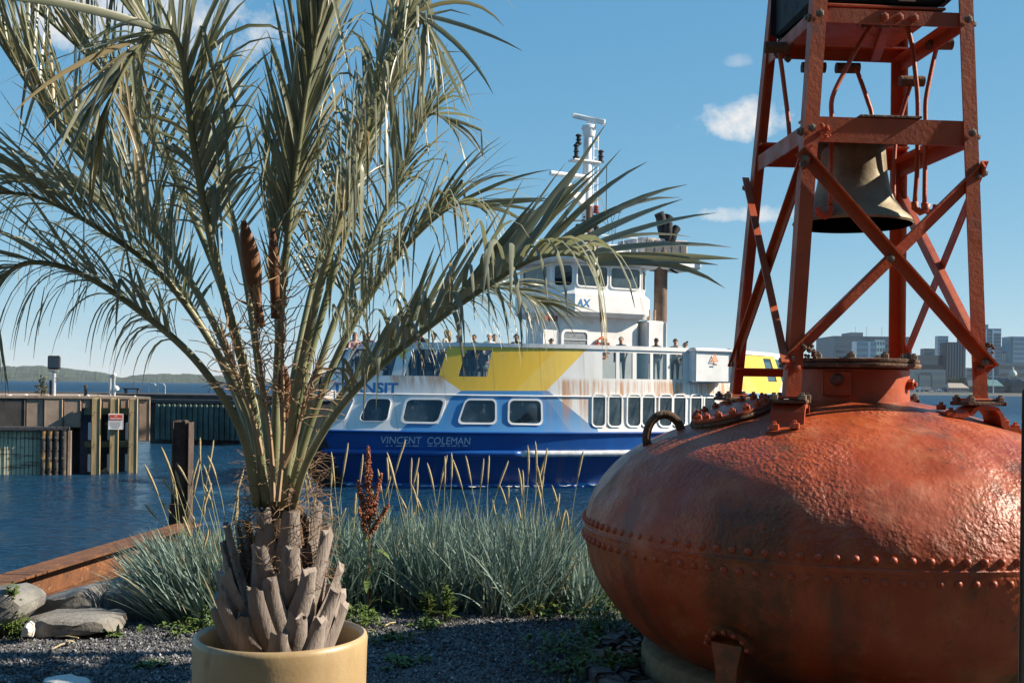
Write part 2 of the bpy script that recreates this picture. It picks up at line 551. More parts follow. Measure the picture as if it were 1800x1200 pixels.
t, w, h, dp = B('glass_block', 'pale blue glass apartment block in front of the grey hotel slab', 1506, 1541, 601, 1180, 'cyan', 9, 'blue')
MB().box((w * .12, -.2, h * .5), (w * .1, 1, h)).build('stair_core', CM['steel'], t, local=True)
B('white_annex', 'white framed annex beside the pale blue glass block', 1541, 1556, 599, 1190, 'white', 8, 'pane', 3)
t, w, h, dp = B('dark_waterfront_block', 'long low dark office block right of the red drum', 1604, 1664, 626, 1120, 'navy', 6, 'pane')
t, w, h, dp = B('rooftop_house', 'small grey rooftop block stepping up behind the dark office block', 1625, 1650, 614, 1200, 'grey', 8, 'navy', 0)
t, w, h, dp = B('balcony_tower', 'blue glass tower with pale balconies left of the dark brown tower', 1649, 1667, 592, 1160, 'blue', 14, 'cyan')
B('second_glass_tower', 'blue glass tower peeking out between the crossed braces', 1686, 1698, 589, 1220, 'navy', 14, 'blue')
t, w, h, dp = B('dark_tower', 'tall dark brown ribbed tower behind the crossing brace', 1663, 1697, 603, 1110, 'dark', 0)
for i in range(7): MB().box((-w / 2 + w * (i + .5) / 7, -.35, h / 2), (w / 7 * .42, .7, h)).build('rib', CM['grey'], t, local=True)
t, w, h, dp = B('beige_block', 'beige concrete block with banded windows behind the white houses', 1606, 1662, 651, 1080, 'beige', 3, 'conc')
for x in (-.34, .06): MB().box((w * x, -.4, h * .45), (w * .03, .6, h * .82)).build('window', CM['pane'], t, local=True)
for i in range(6): MB().box((-w * .27 + i * w * .055, -.4, h * .86), (w * .04, .6, h * .09)).build('window', CM['pane'], t, local=True)
MB().box((w * .12, dp * .5, h + 3), (w * .7, dp * .8, 5)).build('roof_plant_room', CM['dark'], t, local=True)
t, w, h, dp = B('slab_tower', 'tall blue glass tower with white vertical fins right of the steel leg', 1731, 1760, 579, 1150, 'blue', 18, 'navy')
for x in (-.42, -.02): MB().box((w * x, -.5, h * .5), (w * .07, 1, h)).build('fin', CM['steel'], t, local=True)
MB().box((-w * .33, dp / 2, h + 2.7), (w * .3, dp * .4, 5.4)).build('roof_plant_room', CM['conc'], t, local=True)
MB().box((w * .22, dp / 2 - .6, h - 2.5), (w * .5, dp * 1.02, 3)).build('crown', CM['steel'], t, local=True)
t, w, h, dp = B('striped_block', 'grey block with close white vertical stripes beside the blue tower', 1761, 1787, 620, 1180, 'grey', 0)
for i in range(9): MB().box((-w / 2 + w * (i + .5) / 9, -.4, h / 2), (w / 9 * .4, .8, h * .96)).build('rib', CM['white'], t, local=True)
B('brick_tower', 'brown brick block just behind the white striped block', 1761, 1775, 610, 1260, 'brick', 6, 'pane', 4)
t, w, h, dp = B('corner_glass_tower', 'broad pale blue glass tower at the right edge of the picture', 1777, 1822, 593, 1170, 'cyan', 12, 'blue')
MB().box((-w * .46, -.3, h / 2), (w * .07, .8, h)).build('stair_core', CM['navy'], t, local=True)
B('pale_office', 'low pale office with white roof line under the striped block', 1757, 1815, 640, 1140, 'conc', 4, 'pane')
B('grey_shop_block', 'low grey shop block in front of the dark brown tower', 1648, 1672, 662, 1090, 'roof', 3, 'pane', 4)
B('glass_offices', 'small blue glass offices left of the near right steel leg', 1700, 1716, 648, 1120, 'blue', 5, 'navy')
B('white_house', 'white house with a single dark gable at the water edge', 1608, 1625, 677, 1034, 'white', 1, 'pane', 2, 'gable', 14)
B('white_row_house', 'white gabled house with two rows of dark windows at the water edge', 1641, 1659, 681, 1032, 'white', 2, 'pane', 4, 'gable', 12)
B('dark_shed', 'dark slate roofed shed between the two white waterfront houses', 1622, 1643, 679.5, 1044, 'roof', 1, 'pane', 4, 'hip', 14)
B('waterfront_shop', 'dark low shop right of the white gabled row house', 1659, 1670, 681, 1040, 'roof', 1, 'pane', 3, 'hip', 12)
B('pink_warehouse', 'pink warehouse with a tan roof on the far waterfront', 1668, 1703, 673, 1036, 'pink', 2, 'pane', 7, 'hip', 18, roofm='tan')
B('stone_warehouse', 'dark stone warehouse left of the near right steel leg at the waterline', 1703, 1722, 668, 1040, 'dark', 3, 'pane', 5, 'hip', 16)
B('copper_roofed_wharf_house', 'dark waterfront building with a blue green roof right of the steel leg', 1738, 1764, 667, 1034, 'roof', 3, 'pane', 6, 'hip', 20, roofm='green')
B('gabled_wharf_house', 'dark waterfront building with steep gables left of the wooden post', 1760, 1782, 664, 1042, 'dark', 3, 'pane', 6, 'gable', 20)
B('last_wharf_house', 'dark gabled waterfront building touching the wooden post', 1778, 1806, 666, 1036, 'roof', 3, 'pane', 6, 'gable', 20)
t, w, h, dp = B('domed_hall', 'low stone hall with a pale green dome among the waterfront roofs', 1776, 1790, 660, 1090, 'beige', 2, 'pane', 4)
MB().lathe([(w * .5, h), (w * .48, h + 2), (w * .36, h + 4.2), (w * .12, h + 5.6), (w * .1, h + 8), (0, h + 9)], 16, (0, dp / 2, 0)).build('dome', CM['pale'], t, smooth=40, local=True)
for px, yt, lab in ((1747.5, 571, 'white steel ship mast standing in front of the blue tower'), (1622.3, 613, 'thin grey church spire left of the rooftop block')):
    p = at(px, yt, 1028)
    t = thing('waterfront_mast' if px > 1700 else 'church_spire', lab, 'mast' if px > 1700 else 'spire', (p.x, 1028 if px > 1700 else 1240, 0))
    if px > 1700:
        MB().tube([V(0, 0, -1), V(0, 0, 40)], lambda u: .55 - .25 * u, 6).build('pole', CM['steel'], t, local=True)
        MB().bar(V(-4, 0, 16), V(4.5, 0, 16), .6, .6).build('spreader', CM['steel'], t, local=True)
    else:
        t.location.x = at(px, yt, 1240).x
        MB().lathe([(3.2, 0), (3.0, 30), (2.2, 32), (0, 49)], 8).build('spire', CM['grey'], t, local=True)
# trees along the far waterfront
k = NT('far_foliage'); k.fin(k.mix(k.noise(.4, 5), (.03, .05, .02), (.08, .10, .04)), .9)
M_FARF = k.m
fr = random.Random(5)
M_BARKF = cm('far_bark', (.08, .06, .045))
for i, (px, y, D, s, lab) in enumerate(((1675, 668, 1060, 5, 'round green tree left above the pink warehouse roof'), (1684, 670, 1058, 4.4, 'middle green tree above the pink warehouse roof'), (1694, 669.5, 1058, 4.8, 'right green tree above the pink warehouse roof'), (1604, 678, 1050, 5.5, 'green tree beside the white house and the red drum'), (1736, 668, 1060, 5, 'green tree right of the near right steel leg'))):
    p = at(px, y, D)
    t = thing('waterfront_tree', lab, 'tree', (p.x, D, 0), group='trees along the far waterfront')
    MB().tube([V(0, 0, -1), V(.2, 0, p.z)], lambda u: .5 - .3 * u, 5).build('trunk', M_BARKF, t, local=True)
    b = MB()
    for q in range(220):
        d = V(fr.gauss(0, 1), fr.gauss(0, 1), fr.gauss(0, .8)).normalized() * s * fr.uniform(.4, 1.05)
        c = V(0, 0, p.z - s * .3) + d; r_ = fr.uniform(.5, 1.1)
        n_ = V(fr.gauss(0, 1), fr.gauss(0, 1), fr.gauss(0, 1)).normalized(); u = n_.orthogonal().normalized(); v = n_.cross(u)
        b.add([c + u * r_, c + v * r_, c - u * r_, c - v * r_], [(0, 1, 2, 3)])
    b.build('crown', M_FARF, t, local=True)

# ------------------------------------------------------------------ wharf on the left
k = NT('weathered_concrete')
sx = k.sep()
col = k.mix(k.ramp(k.noise(.9, 7, .65), .35, .68), (.25, .18, .13), (.38, .29, .22))
col = k.mix(k.ramp(k.noise(.8, 6, .7, stretch=(3, 3, .35)), .56, .74), col, (.13, .11, .095))
col = k.mix(k.math('MULTIPLY', k.ramp(k.noise(1.5, 7, .8), .63, .7), .8), col, (.60, .57, .52))
M_CONC = k.fin(col, .88, k.bump(k.noise(14, 6), .4, .02))
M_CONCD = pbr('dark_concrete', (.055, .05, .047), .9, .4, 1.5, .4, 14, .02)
k = NT('green_sheet_piling')
col = k.mix(k.ramp(k.noise(.7, 6, .7, stretch=(2, 2, .5)), .4, .65), (.42, .41, .28), (.58, .53, .39))
z_ = k.sep()[2]
st = k.ramp(k.noise(1.1, 7, .75, stretch=(.5, .5, 4)), .52, .62)
col = k.mix(st, col, (.16, .10, .06))
M_SHEET = k.fin(col, .8, k.bump(k.noise(18, 4), .3, .01))
M_TIMB = pbr('brown_timber', (.34, .25, .13), .8, .3, 3, .5, 20, .01, stretch=(6, 6, .4))
M_TIMBG = pbr('green_stained_timber', (.14, .16, .09), .85, .3, 3, .4, 20, .01)
M_PIPE = pbr('rusty_black_pipe', (.045, .038, .034), .6, .4, 2, .4, 30, .01, dirt=(.30, .16, .04), dirt_amt=.9)
M_BLACK = pbr('black_rubber', (.012, .012, .013), .7, .3, 6, .3, 40)
M_GALV = pbr('galvanised_steel', (.52, .54, .56), .45, .15, 9, .1, 60, .001, .5)
M_WHITE = pbr('white_paint', (.78, .78, .76), .4, .06, 2, .1, 30, .001)
M_BOLT = pbr('dull_steel_bolt', (.22, .20, .18), .5, .3, 20, .2, 80, .001, .6)
M_DARKST = pbr('dark_steel', (.05, .05, .055), .5, .3, 6, .2, 50)
WD = 41.5
WBEFORE = {o.name for o in COL.objects}
def wp(px, py, d=0.0): return at(px, py, WD + d)
ORG = wp(120, 760); ORG.z = WATER
wharf = thing('concrete_wharf', 'brown weathered concrete wharf block with timber piles on the left', 'wharf', (ORG.x, WD, WATER))
ztop = wp(120, 696).z
xL = wp(-260, 700).x; xR = wp(258, 700).x
zc = lambda py, px=150: wp(px, py).z
b = MB()
kb = (WD + 8) / WD
b.prism([V(xL, WD, ztop - .09), V(xR, WD, ztop - .09), V(xR * kb - .3, WD + 8, ztop - .09), V(xL, WD + 8, ztop - .09)], (0, 0, .09))
b.build('deck_slab', M_CONC, wharf)
# fascia panels, each its own cast bay
edges = [-260, -110, 51, 80, 112, 142, 158, 176, 193, 206, 222, 237, 258]
for i in range(len(edges) - 1):
    x0, x1 = wp(edges[i], 700).x + .012, wp(edges[i + 1], 700).x - .012
    if i < 5: zb = zc(752)
    elif i < 11: zb = zc(718)
    else: zb = zc(776)
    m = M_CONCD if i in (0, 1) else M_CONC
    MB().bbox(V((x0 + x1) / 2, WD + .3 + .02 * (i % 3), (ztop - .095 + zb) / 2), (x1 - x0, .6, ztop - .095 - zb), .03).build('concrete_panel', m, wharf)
# recessed dark core behind the piles
xc = wp(234, 760).x
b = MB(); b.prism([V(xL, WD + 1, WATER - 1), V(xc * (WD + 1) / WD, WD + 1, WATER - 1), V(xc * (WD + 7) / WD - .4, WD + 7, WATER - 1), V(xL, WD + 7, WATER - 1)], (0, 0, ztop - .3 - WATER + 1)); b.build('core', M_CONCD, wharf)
# lower sheet piled ledge on the far left: boards one by one
zl = zc(754)
MB().bbox(V((xL + wp(125, 752).x) / 2, WD - .15, zl + .03), (wp(125, 752).x - xL, 1.1, .14), .02).build('ledge', M_DARKST, wharf)
x0 = wp(-40, 760).x; x1 = wp(78, 760).x; nbd = 18
for i in range(nbd):
    xa = x0 + (x1 - x0) * i / nbd; xb = x0 + (x1 - x0) * (i + 1) / nbd
    MB().bbox(V((xa + xb) / 2, WD - .35 - .02 * (i % 2), (zl + WATER - .6) / 2), (xb - xa - .012, .16, zl - .05 - WATER + .6), .012).build('board', M_SHEET, wharf)
for i, px in enumerate((82.5, 93, 103.5, 115)):
    x = wp(px, 760).x
    p = MB().tube([V(x, WD - .62, WATER - .5), V(x, WD - .62, zl - .05)], .105, 14).build('fender_pipe', M_PIPE, wharf, smooth=40)
    for j in range(5):
        z = WATER + .25 + j * .38
        MB().lathe([(.03, 0), (.03, .03), (.02, .045), (0, .045)], 8, V(x + .02 * (-1) ** j, WD - .72, z), M=Matrix.Rotation(R(90), 3, 'X')).build('bolt', M_BOLT if j % 2 else M_BLACK, p)
MB().box(V(wp(124, 800).x, WD - .3, (zl + WATER - .4) / 2), (.1, .7, zl - WATER + .3)).build('end_plate', M_CONC, wharf)
# timber piles and walers
for i, px in enumerate((167, 197, 228.5)):
    x = wp(px, 760).x
    p = MB().bbox(V(x, WD - .32, (ztop - .05 + WATER - 1) / 2), (.33, .36, ztop - .05 - WATER + 1), .03).build('timber_pile', M_TIMB, wharf)
    for py in (724, 780):
        for dx in (-.06, .05):
            MB().lathe([(.025, 0), (.025, .02), (0, .03)], 8, V(x + dx, WD - .51, zc(py)), M=Matrix.Rotation(R(90), 3, 'X')).build('bolt', M_DARKST, p)
for py in (724, 781):
    MB().bbox(V(wp(190, py).x, WD + .02, zc(py)), (wp(232, py).x - wp(145, py).x, .22, .22), .02).build('waler', M_TIMBG, wharf)
for px in (155, 187, 217):
    for y0, y1 in ((742, 773), (798, 829)):
        MB().bbox(V(wp(px, 760).x + .02, WD - .18, (zc(y0) + zc(y1)) / 2), (.11, .1, zc(y0) - zc(y1)), .015).build('ladder_plate', M_WHITE, wharf)
MB().box(V(wp(150, 790).x, WD + .45, (WATER - .5 + zc(718)) / 2), (.5, .4, zc(718) - WATER + .5)).build('recess_post', pbr('dark_blue_paint', (.02, .035, .075), .6), wharf)
# debris on the deck: a few stones
for i, px in enumerate((8, 22, 41, 66, 84, 132, 166, 230, 150, 96)):
    b = MB(); r2 = random.Random(i); o = V(wp(px, 695).x, WD + r2.uniform(.3, 2), ztop)
    bm = bmesh.new(); bmesh.ops.create_icosphere(bm, subdivisions=1, radius=r2.uniform(.05, .09))
    me = bpy.data.meshes.new('deck_stone')
    for v in bm.verts: v.co *= r2.uniform(.7, 1.2); v.co.z = max(-.02, v.co.z * .6)
    bm.to_mesh(me); bm.free(); me.materials.append(M_WHITE if i % 3 else M_CONC)
    q = bpy.data.objects.new('deck_stone', me); COL.objects.link(q); q.location = o
    tag(q, 'small pale stone lying on the wharf deck', 'stone', 'small stones on the wharf deck')
# no trespassing sign on the middle pile
sg = thing('warning_sign', 'white sign with red heading on the middle timber pile', 'sign', (wp(200, 740).x, WD - .56, zc(740)))
w_, h_ = 24.5 / FPX * WD, 28 / FPX * WD
MB().bbox(V(0, 0, 0), (w_, .03, h_), .012).build('board', flat('sign_white', (.82, .79, .76), .4), sg, local=True)
MB().box(V(0, -.018, h_ * .27), (w_ * .86, .008, h_ * .34)).build('red_heading', flat('sign_red', (.62, .07, .03), .45), sg, local=True)
def text_mesh(body, size, shear=0.0, spacing=1.0, bold=0.0):
    cu = bpy.data.curves.new('lettering', 'FONT')
    cu.body = body; cu.size = size; cu.shear = shear; cu.space_character = spacing; cu.align_x = 'LEFT'; cu.resolution_u = 3
    cu.offset = bold
    ob = bpy.data.objects.new('lettering_tmp', cu); COL.objects.link(ob)
    dg = bpy.context.evaluated_depsgraph_get()
    me = bpy.data.meshes.new_from_object(ob.evaluated_get(dg))
    vs = [v.co.copy() for v in me.vertices]; fs = [list(p.vertices) for p in me.polygons]
    bpy.data.objects.remove(ob); bpy.data.meshes.remove(me); bpy.data.curves.remove(cu)
    return vs, fs
def place_text(name, body, width, cx, cz, y, mat, parent, bold=0.0, shear=0.0, height=None):
    vs, fs = text_mesh(body, 1.0, shear, 1.0, bold)
    x0 = min(v.x for v in vs); x1 = max(v.x for v in vs); y0 = min(v.y for v in vs); y1 = max(v.y for v in vs)
    kx = width / (x1 - x0); ky = (height / (y1 - y0)) if height else kx
    b = MB(); b.add([V(cx + (v.x - (x0 + x1) / 2) * kx, y, cz + (v.y - (y0 + y1) / 2) * ky) for v in vs], fs)
    return b.build(name, mat, parent, local=True)
M_INK = flat('sign_ink', (.10, .10, .10), .6)
place_text('lettering', 'NO', w_ * .2, 0, h_ * .35, -.025, M_WHITE, sg, .03)
place_text('lettering', 'TRESPASSING', w_ * .78, 0, h_ * .19, -.025, M_WHITE, sg, .03)
for i in range(4):
    MB().box(V(0, -.018, -h_ * (.02 + .11 * i)), (w_ * (.8, .74, .7, .5)[i], .006, h_ * .035)).build('small_print', flat('sign_grey_print', (.5, .46, .45), .6), sg, local=True)
# floodlights, valve post, bollards, bench, cleats, gulls on the wharf
def floodlight(px, ybase, ytop, yhead0, lab, D=WD + .8):
    p = at(px, ybase, D); t = thing('floodlight', lab, 'floodlight', (p.x, D, ztop), group='floodlights on the wharf')
    hz = at(px, yhead0, D).z; tz = at(px, ytop, D).z
    MB().tube([V(0, 0, 0), V(0, 0, hz - ztop - .12)], .075, 10).build('pole', M_GALV, t, smooth=40, local=True)
    MB().bbox(V(-.12, .02, (hz - ztop) * .3), (.07, .12, (hz - ztop) * .55), .01).build('cable_box', M_DARKST, t, local=True)
    MB().bbox(V(0, 0, hz - ztop - .1), (.3, .2, .05), .01).build('bracket', M_GALV, t, local=True)
    b = MB(); b.tube([V(.07 + .07 * math.cos(a), -.05, hz - ztop - .42 + .07 * math.sin(a)) for a in [i * .5236 for i in range(13)]], .012, 6); b.build('cable_loop', M_DARKST, t, local=True)
    hh = tz - hz
    MB().bbox(V(0, 0, hz - ztop + hh / 2 - .02), (.43, .34, hh), .03, M=Matrix.Rotation(R(-8), 3, 'X')).build('lamp_head', M_BLACK, t, local=True)
    MB().box(V(0, -.19, hz - ztop + hh / 2 - .02), (.36, .02, hh * .82), M=Matrix.Rotation(R(-8), 3, 'X')).build('lamp_glass', glassy('lamp_glass', (.02, .02, .025)), t, local=True)
    for s_ in (-1, 1): MB().box(V(s_ * .17, 0, hz - ztop - .04), (.02, .05, .14)).build('yoke', M_GALV, t, local=True)
floodlight(108, 693, 625, 648, 'black floodlight on a grey pole, right of the two on the wharf')
floodlight(4, 692, 598, 622, 'black floodlight on a grey pole at the left picture edge')
p = at(203, 694, WD + .7)
t = thing('valve_post', 'grey pipe post with white valve fittings on the wharf', 'pipe post', (p.x, WD + .7, ztop))
MB().tube([V(-.07, 0, 0), V(-.07, 0, .85)], .05, 8).build('pipe', M_GALV, t, local=True)
MB().tube([V(.07, 0, 0), V(.08, 0, .3), V(.06, 0, .55), V(.06, 0, .8)], lambda u: .05 + .03 * math.sin(u * 9), 10).build('pipe', M_GALV, t, smooth=50, local=True)
MB().lathe([(.0, 0), (.09, .02), (.11, .1), (.06, .16), (0, .2)], 12, V(.15, -.02, .22)).build('valve_cover', M_WHITE, t, smooth=50, local=True)
MB().lathe([(.0, 0), (.08, .0), (.09, .07), (.0, .12)], 12, V(.06, 0, .78)).build('valve_cap', M_WHITE, t, smooth=50, local=True)
p = at(163, 693, WD + 1); t = tag(MB().lathe([(.07, -.02), (.06, .32), (.09, .34), (.09, .4), (0, .43)], 10, V(p.x, WD + 1, ztop)).build('bollard', M_DARKST, origin=V(p.x, WD + 1, ztop), smooth=40), 'short dark bollard on the wharf beside the palm leaflets', 'bollard')
# a gull standing on the wharf edge
p = at(78, 692, WD + .5)
t = thing('gull', 'small dark gull standing on the wharf deck', 'bird', (p.x, WD + .5, ztop))
b = MB(); b.tube([V(-.14, 0, .12), V(-.08, 0, .13), V(0, 0, .14), V(.06, 0, .17), V(.075, 0, .24), V(.10, 0, .27), V(.135, 0, .27), V(.17, 0, .262)], lambda u: (.012, .04, .058, .05, .032, .034, .02, .004)[min(7, int(u * 7 + .01))], 10)
b.build('body', pbr('gull_feather', (.08, .08, .09), .8), t, smooth=True, local=True)
for s_ in (-.02, .02): MB().tube([V(0, s_, .1), V(.005, s_, 0)], .006, 5).build('leg', M_DARKST, t, local=True)
# weed on the wharf deck
k = NT('dry_weed'); k.fin(k.mix(k.noise(5), (.12, .11, .04), (.24, .21, .09)), .9); M_DRYW = k.m
p = at(92, 694, WD + 1)
t = thing('wharf_weed', 'thin dry weed growing on the wharf left of the floodlight', 'weed', (p.x, WD + 1, ztop))
b = MB(); r2 = random.Random(2)
for i in range(26):
    q = V(r2.uniform(-.12, .12), r2.uniform(-.1, .1), 0); d = V(r2.uniform(-.3, .3), r2.uniform(-.2, .2), 1)
    L = r2.uniform(.3, .75); b.tube([q, q + d * L * .5, q + d * L + V(r2.uniform(-.1, .1), 0, 0)], .004, 4)
    for j in range(5):
        c = q + d * L * r2.uniform(.3, 1); a = V(r2.gauss(0, 1), r2.gauss(0, 1), r2.gauss(0, 1)) * .035; c2 = V(r2.gauss(0, 1), r2.gauss(0, 1), r2.gauss(0, 1)) * .02
        b.add([c, c + a + c2, c + a * 2, c + a - c2], [(0, 1, 2, 3)])
b.build('foliage', M_DRYW, t, local=True)
# the wharf front is turned a little to the right, together with everything that stands on it
WROT = Matrix.Translation(V(ORG.x, WD, 0)) @ Matrix.Rotation(R(17), 4, 'Z') @ Matrix.Translation(V(-ORG.x, -WD, 0))
for q in [o for o in COL.objects if o.parent is None and o.type in ('MESH', 'EMPTY') and (o.name in WBEFORE) is False]:
    m = WROT @ Matrix.LocRotScale(q.location, q.rotation_euler, q.scale)
    q.location = m.to_translation(); q.rotation_euler = m.to_euler()
# second wharf behind, with ribbed blue-green sheet piling
D2 = 62.0
p0, p1 = at(255, 700, D2), at(520, 700, D2)
z2 = at(300, 694, D2).z
far = thing('sheet_pile_wharf', 'far dark wharf with ribbed blue green piling right of the concrete block', 'wharf', (p0.x, D2, WATER))
MB().bbox(V((p0.x - 14 + p1.x) / 2, D2 + 2.5, z2 - .1), (p1.x - p0.x + 14, 5, .3), .04).build('deck', M_CONCD, far)
MB().bbox(V((p0.x + p1.x) / 2, D2 + .05, z2 - .35), (p1.x - p0.x, .35, .25), .04).build('cap_beam', M_DARKST, far)
MB().box(V((p0.x + p1.x) / 2, D2 + 1.5, (z2 - .4 + WATER - .5) / 2), (p1.x - p0.x - .3, 2.0, z2 - .4 - WATER + .5)).build('core', M_CONCD, far)
M_TEAL = pbr('blue_green_piling', (.10, .15, .13), .8, .35, 1.2, .3, 12, .01, dirt=(.05, .05, .04))
n_ = 26
xa = at(276, 700, D2).x
for i in range(n_):
    x = xa + (p1.x - xa) * (i + .5) / n_
    MB().bbox(V(x, D2 - .25, (z2 - .5 + WATER + .25) / 2), ((p1.x - xa) / n_ * .72, .3, z2 - .5 - WATER - .25), .05).build('sheet_pile', M_TEAL, far)
M_RAIL = M_GALV
for px in (268, 284):
    q = at(px, 694, D2 + 1)
    t = thing('ladder_hoop', 'small grey ladder hoop on the far wharf, %s of the two' % ('left' if px < 275 else 'right'), 'hoop', (q.x, D2 + 1, z2))
    MB().tube([V(-.2, 0, 0), V(-.2, 0, .5), V(-.1, 0, .62), V(.1, 0, .62), V(.2, 0, .5), V(.2, 0, 0)], .025, 6).build('rail', M_GALV, t, local=True)
q = at(232, 694, D2 + 1)
t = thing('dock_bench', 'low dark steel bench with grey top on the far wharf', 'bench', (q.x, D2 + 1, z2))
MB().bbox(V(0, 0, .32), (.95, .4, .08), .02).build('seat', M_DARKST, t, local=True)
for s_ in (-.35, .35): MB().bbox(V(s_, 0, .14), (.08, .3, .29), .01).build('leg', M_DARKST, t, local=True)
q = at(235, 694, D2 + 2)
tag(MB().tube([V(q.x, D2 + 2, z2), V(q.x, D2 + 2, z2 + .75)], .02, 6).build('marker_pole', M_DARKST, origin=V(q.x, D2 + 2, z2)), 'thin dark marker pole above the bench on the far wharf', 'pole')
# ------------------------------------------------------------------ the ferry
FROT = R(29)
FLOC = V(3.03, 43.8, WATER)
ferry = thing('ferry_boat', 'white, blue and yellow double ended passenger ferry passing behind the palm', 'ferry', FLOC, FROT)
FM = ROOT[ferry.name]
LEV = [(-1.0, 10.1, 3.7), (0.0, 10.8, 4.3), (1.2, 11.4, 4.72), (1.92, 11.7, 4.8), (2.25, 11.5, 4.70), (3.15, 10.85, 4.66), (4.95, 9.75, 4.58)]
def lev(z):
    z = max(LEV[0][0], min(LEV[-1][0], z))
    for i in range(len(LEV) - 1):
        if z <= LEV[i + 1][0]:
            a, c = LEV[i], LEV[i + 1]; t = (z - a[0]) / (c[0] - a[0])
            return a[1] + (c[1] - a[1]) * t, a[2] + (c[2] - a[2]) * t
    return LEV[-1][1:]
def fb(s, z):
    L, B_ = lev(z); t = min(1.0, abs(s) / L)
    return B_ * (1 - .9 * t ** 2.3)
def fsurf(s, z, side=-1, off=0.0):
    e = .05
    d = (fb(s + e, z) - fb(s - e, z)) / (2 * e)
    n_ = V(-d, 1, 0).normalized()
    return V(s + n_.x * off, side * (fb(s, z) + n_.y * off), z)
def fpx(s, z): return proj(FM @ fsurf(s, z))
def s_at(px, z):
    lo, hi = -11.4, 11.4
    for _ in range(34):
        m = (lo + hi) / 2
        if fpx(m, z)[0] < px: lo = m
        else: hi = m
    return (lo + hi) / 2
def sz(px, py):
    z = 3.0
    for _ in range(8):
        s = s_at(px, z)
        w = FM @ fsurf(s, z)
        b_ = pdir(px, py)[1]
        z = EYE + b_ * w.y - WATER
    return s, z
def convex(k, xs, z, poly):
    # mask of a convex polygon in (|s|, z), from half planes
    cx = sum(p[0] for p in poly) / len(poly); cz = sum(p[1] for p in poly) / len(poly)
    out = None
    cb = k.n('ShaderNodeCombineXYZ'); k.link(xs, cb.inputs[0]); k.link(z, cb.inputs[1]); cb.inputs[2].default_value = 1
    for i in range(len(poly)):
        p, q = poly[i], poly[(i + 1) % len(poly)]
        a, b_ = q[1] - p[1], p[0] - q[0]; c = -(a * p[0] + b_ * p[1])
        if a * cx + b_ * cz + c < 0: a, b_, c = -a, -b_, -c
        dn = k.n('ShaderNodeVectorMath', operation='DOT_PRODUCT'); k.link(cb.outputs[0], dn.inputs[0]); dn.inputs[1].default_value = (a, b_, c)
        g = k.math('GREATER_THAN', dn.outputs['Value'], 0.0)
        out = g if out is None else k.math('MULTIPLY', out, g)
    return out
def apx(*pts): return [(lambda q: (-q[0], q[1]))(sz(*p)) for p in pts]
def m_ferry():
    k = NT('ferry_side_paint')
    x, y, z = k.sep(); xs = k.math('ABSOLUTE', x)
    WHITE, BLUE, BLUE2, YEL, YEL2, DUST = (.80, .79, .76), (.065, .25, .52), (.12, .30, .53), (.84, .52, .05), (.84, .57, .10), (.76, .75, .72)
    col = k.mix(k.ramp(k.noise(1.4, 5), .3, .7), DUST, WHITE)
    t1 = convex(k, xs, z, apx((700, 613), (722, 613), (704, 632)))
    yel = convex(k, xs, z, apx((786, 608), (1037, 608), (960, 687), (811, 687), (771, 660)))
    yel2 = convex(k, xs, z, apx((985, 608), (1037, 608), (960, 687), (905, 687)))
    col = k.mix(t1, col, YEL2); col = k.mix(yel, col, YEL); col = k.mix(yel2, col, YEL2)
    bl = convex(k, xs, z, apx((792, 699), (811, 686.5), (963, 686.5), (1052, 757.5), (765, 757.5)))
    led = convex(k, xs, z, apx((701, 758.5), (717, 744), (1046, 744), (1052, 758.5)))
    bl2 = convex(k, xs, z, apx((950, 686.5), (963, 686.5), (1052, 758.5), (1003, 758.5)))
    col = k.mix(bl, col, BLUE); col = k.mix(led, col, BLUE); col = k.mix(bl2, col, BLUE2)
    # rust weeping down from the seams
    st = k.noise(2.6, 6, .7, stretch=(1, .2, .06))
    st2 = k.noise(9, 5, .7, stretch=(1, .2, .04))
    f = k.ramp(k.math('ADD', k.math('MULTIPLY', st, .65), k.math('MULTIPLY', st2, .35)), .43, .58)
    band = k.math('MULTIPLY', k.ramp(z, 3.86, 3.62, 0, 1), k.ramp(z, 2.0, 3.3, .15, 1.0))
    mid = k.ramp(xs, 4.7, 4.0, 0, 1)
    rust = k.math('MULTIPLY', k.math('MULTIPLY', f, band), mid)
    b3 = k.math('MULTIPLY', k.math('MULTIPLY', k.ramp(z, 3.85, 3.78), k.ramp(z, 3.2, 3.7)), k.math('MULTIPLY', k.ramp(xs, 7.4, 7.7), k.ramp(xs, 9.3, 9.0)))
    rust = k.math('MAXIMUM', rust, k.math('MULTIPLY', k.math('MULTIPLY', f, b3), .9))
    col = k.mix(k.math('MULTIPLY', rust, .85), col, (.50, .21, .055))
    # plate seams every metre and a half, faint
    fr_ = k.math('ABSOLUTE', k.math('SUBTRACT', k.math('FRACT', k.math('DIVIDE', x, 1.52)), .5))
    col = k.mix(k.math('MULTIPLY', k.ramp(fr_, .486, .492), .28), col, (.20, .17, .14))
    grime = k.math('MULTIPLY', k.ramp(k.noise(3, 6, .7, stretch=(1, 1, .12)), .5, .72), .18)
    col = k.mix(grime, col, (.25, .22, .18))
    return k.fin(col, .42, k.bump(k.noise(.9, 3, stretch=(1.3, .2, 1)), .2, .02))
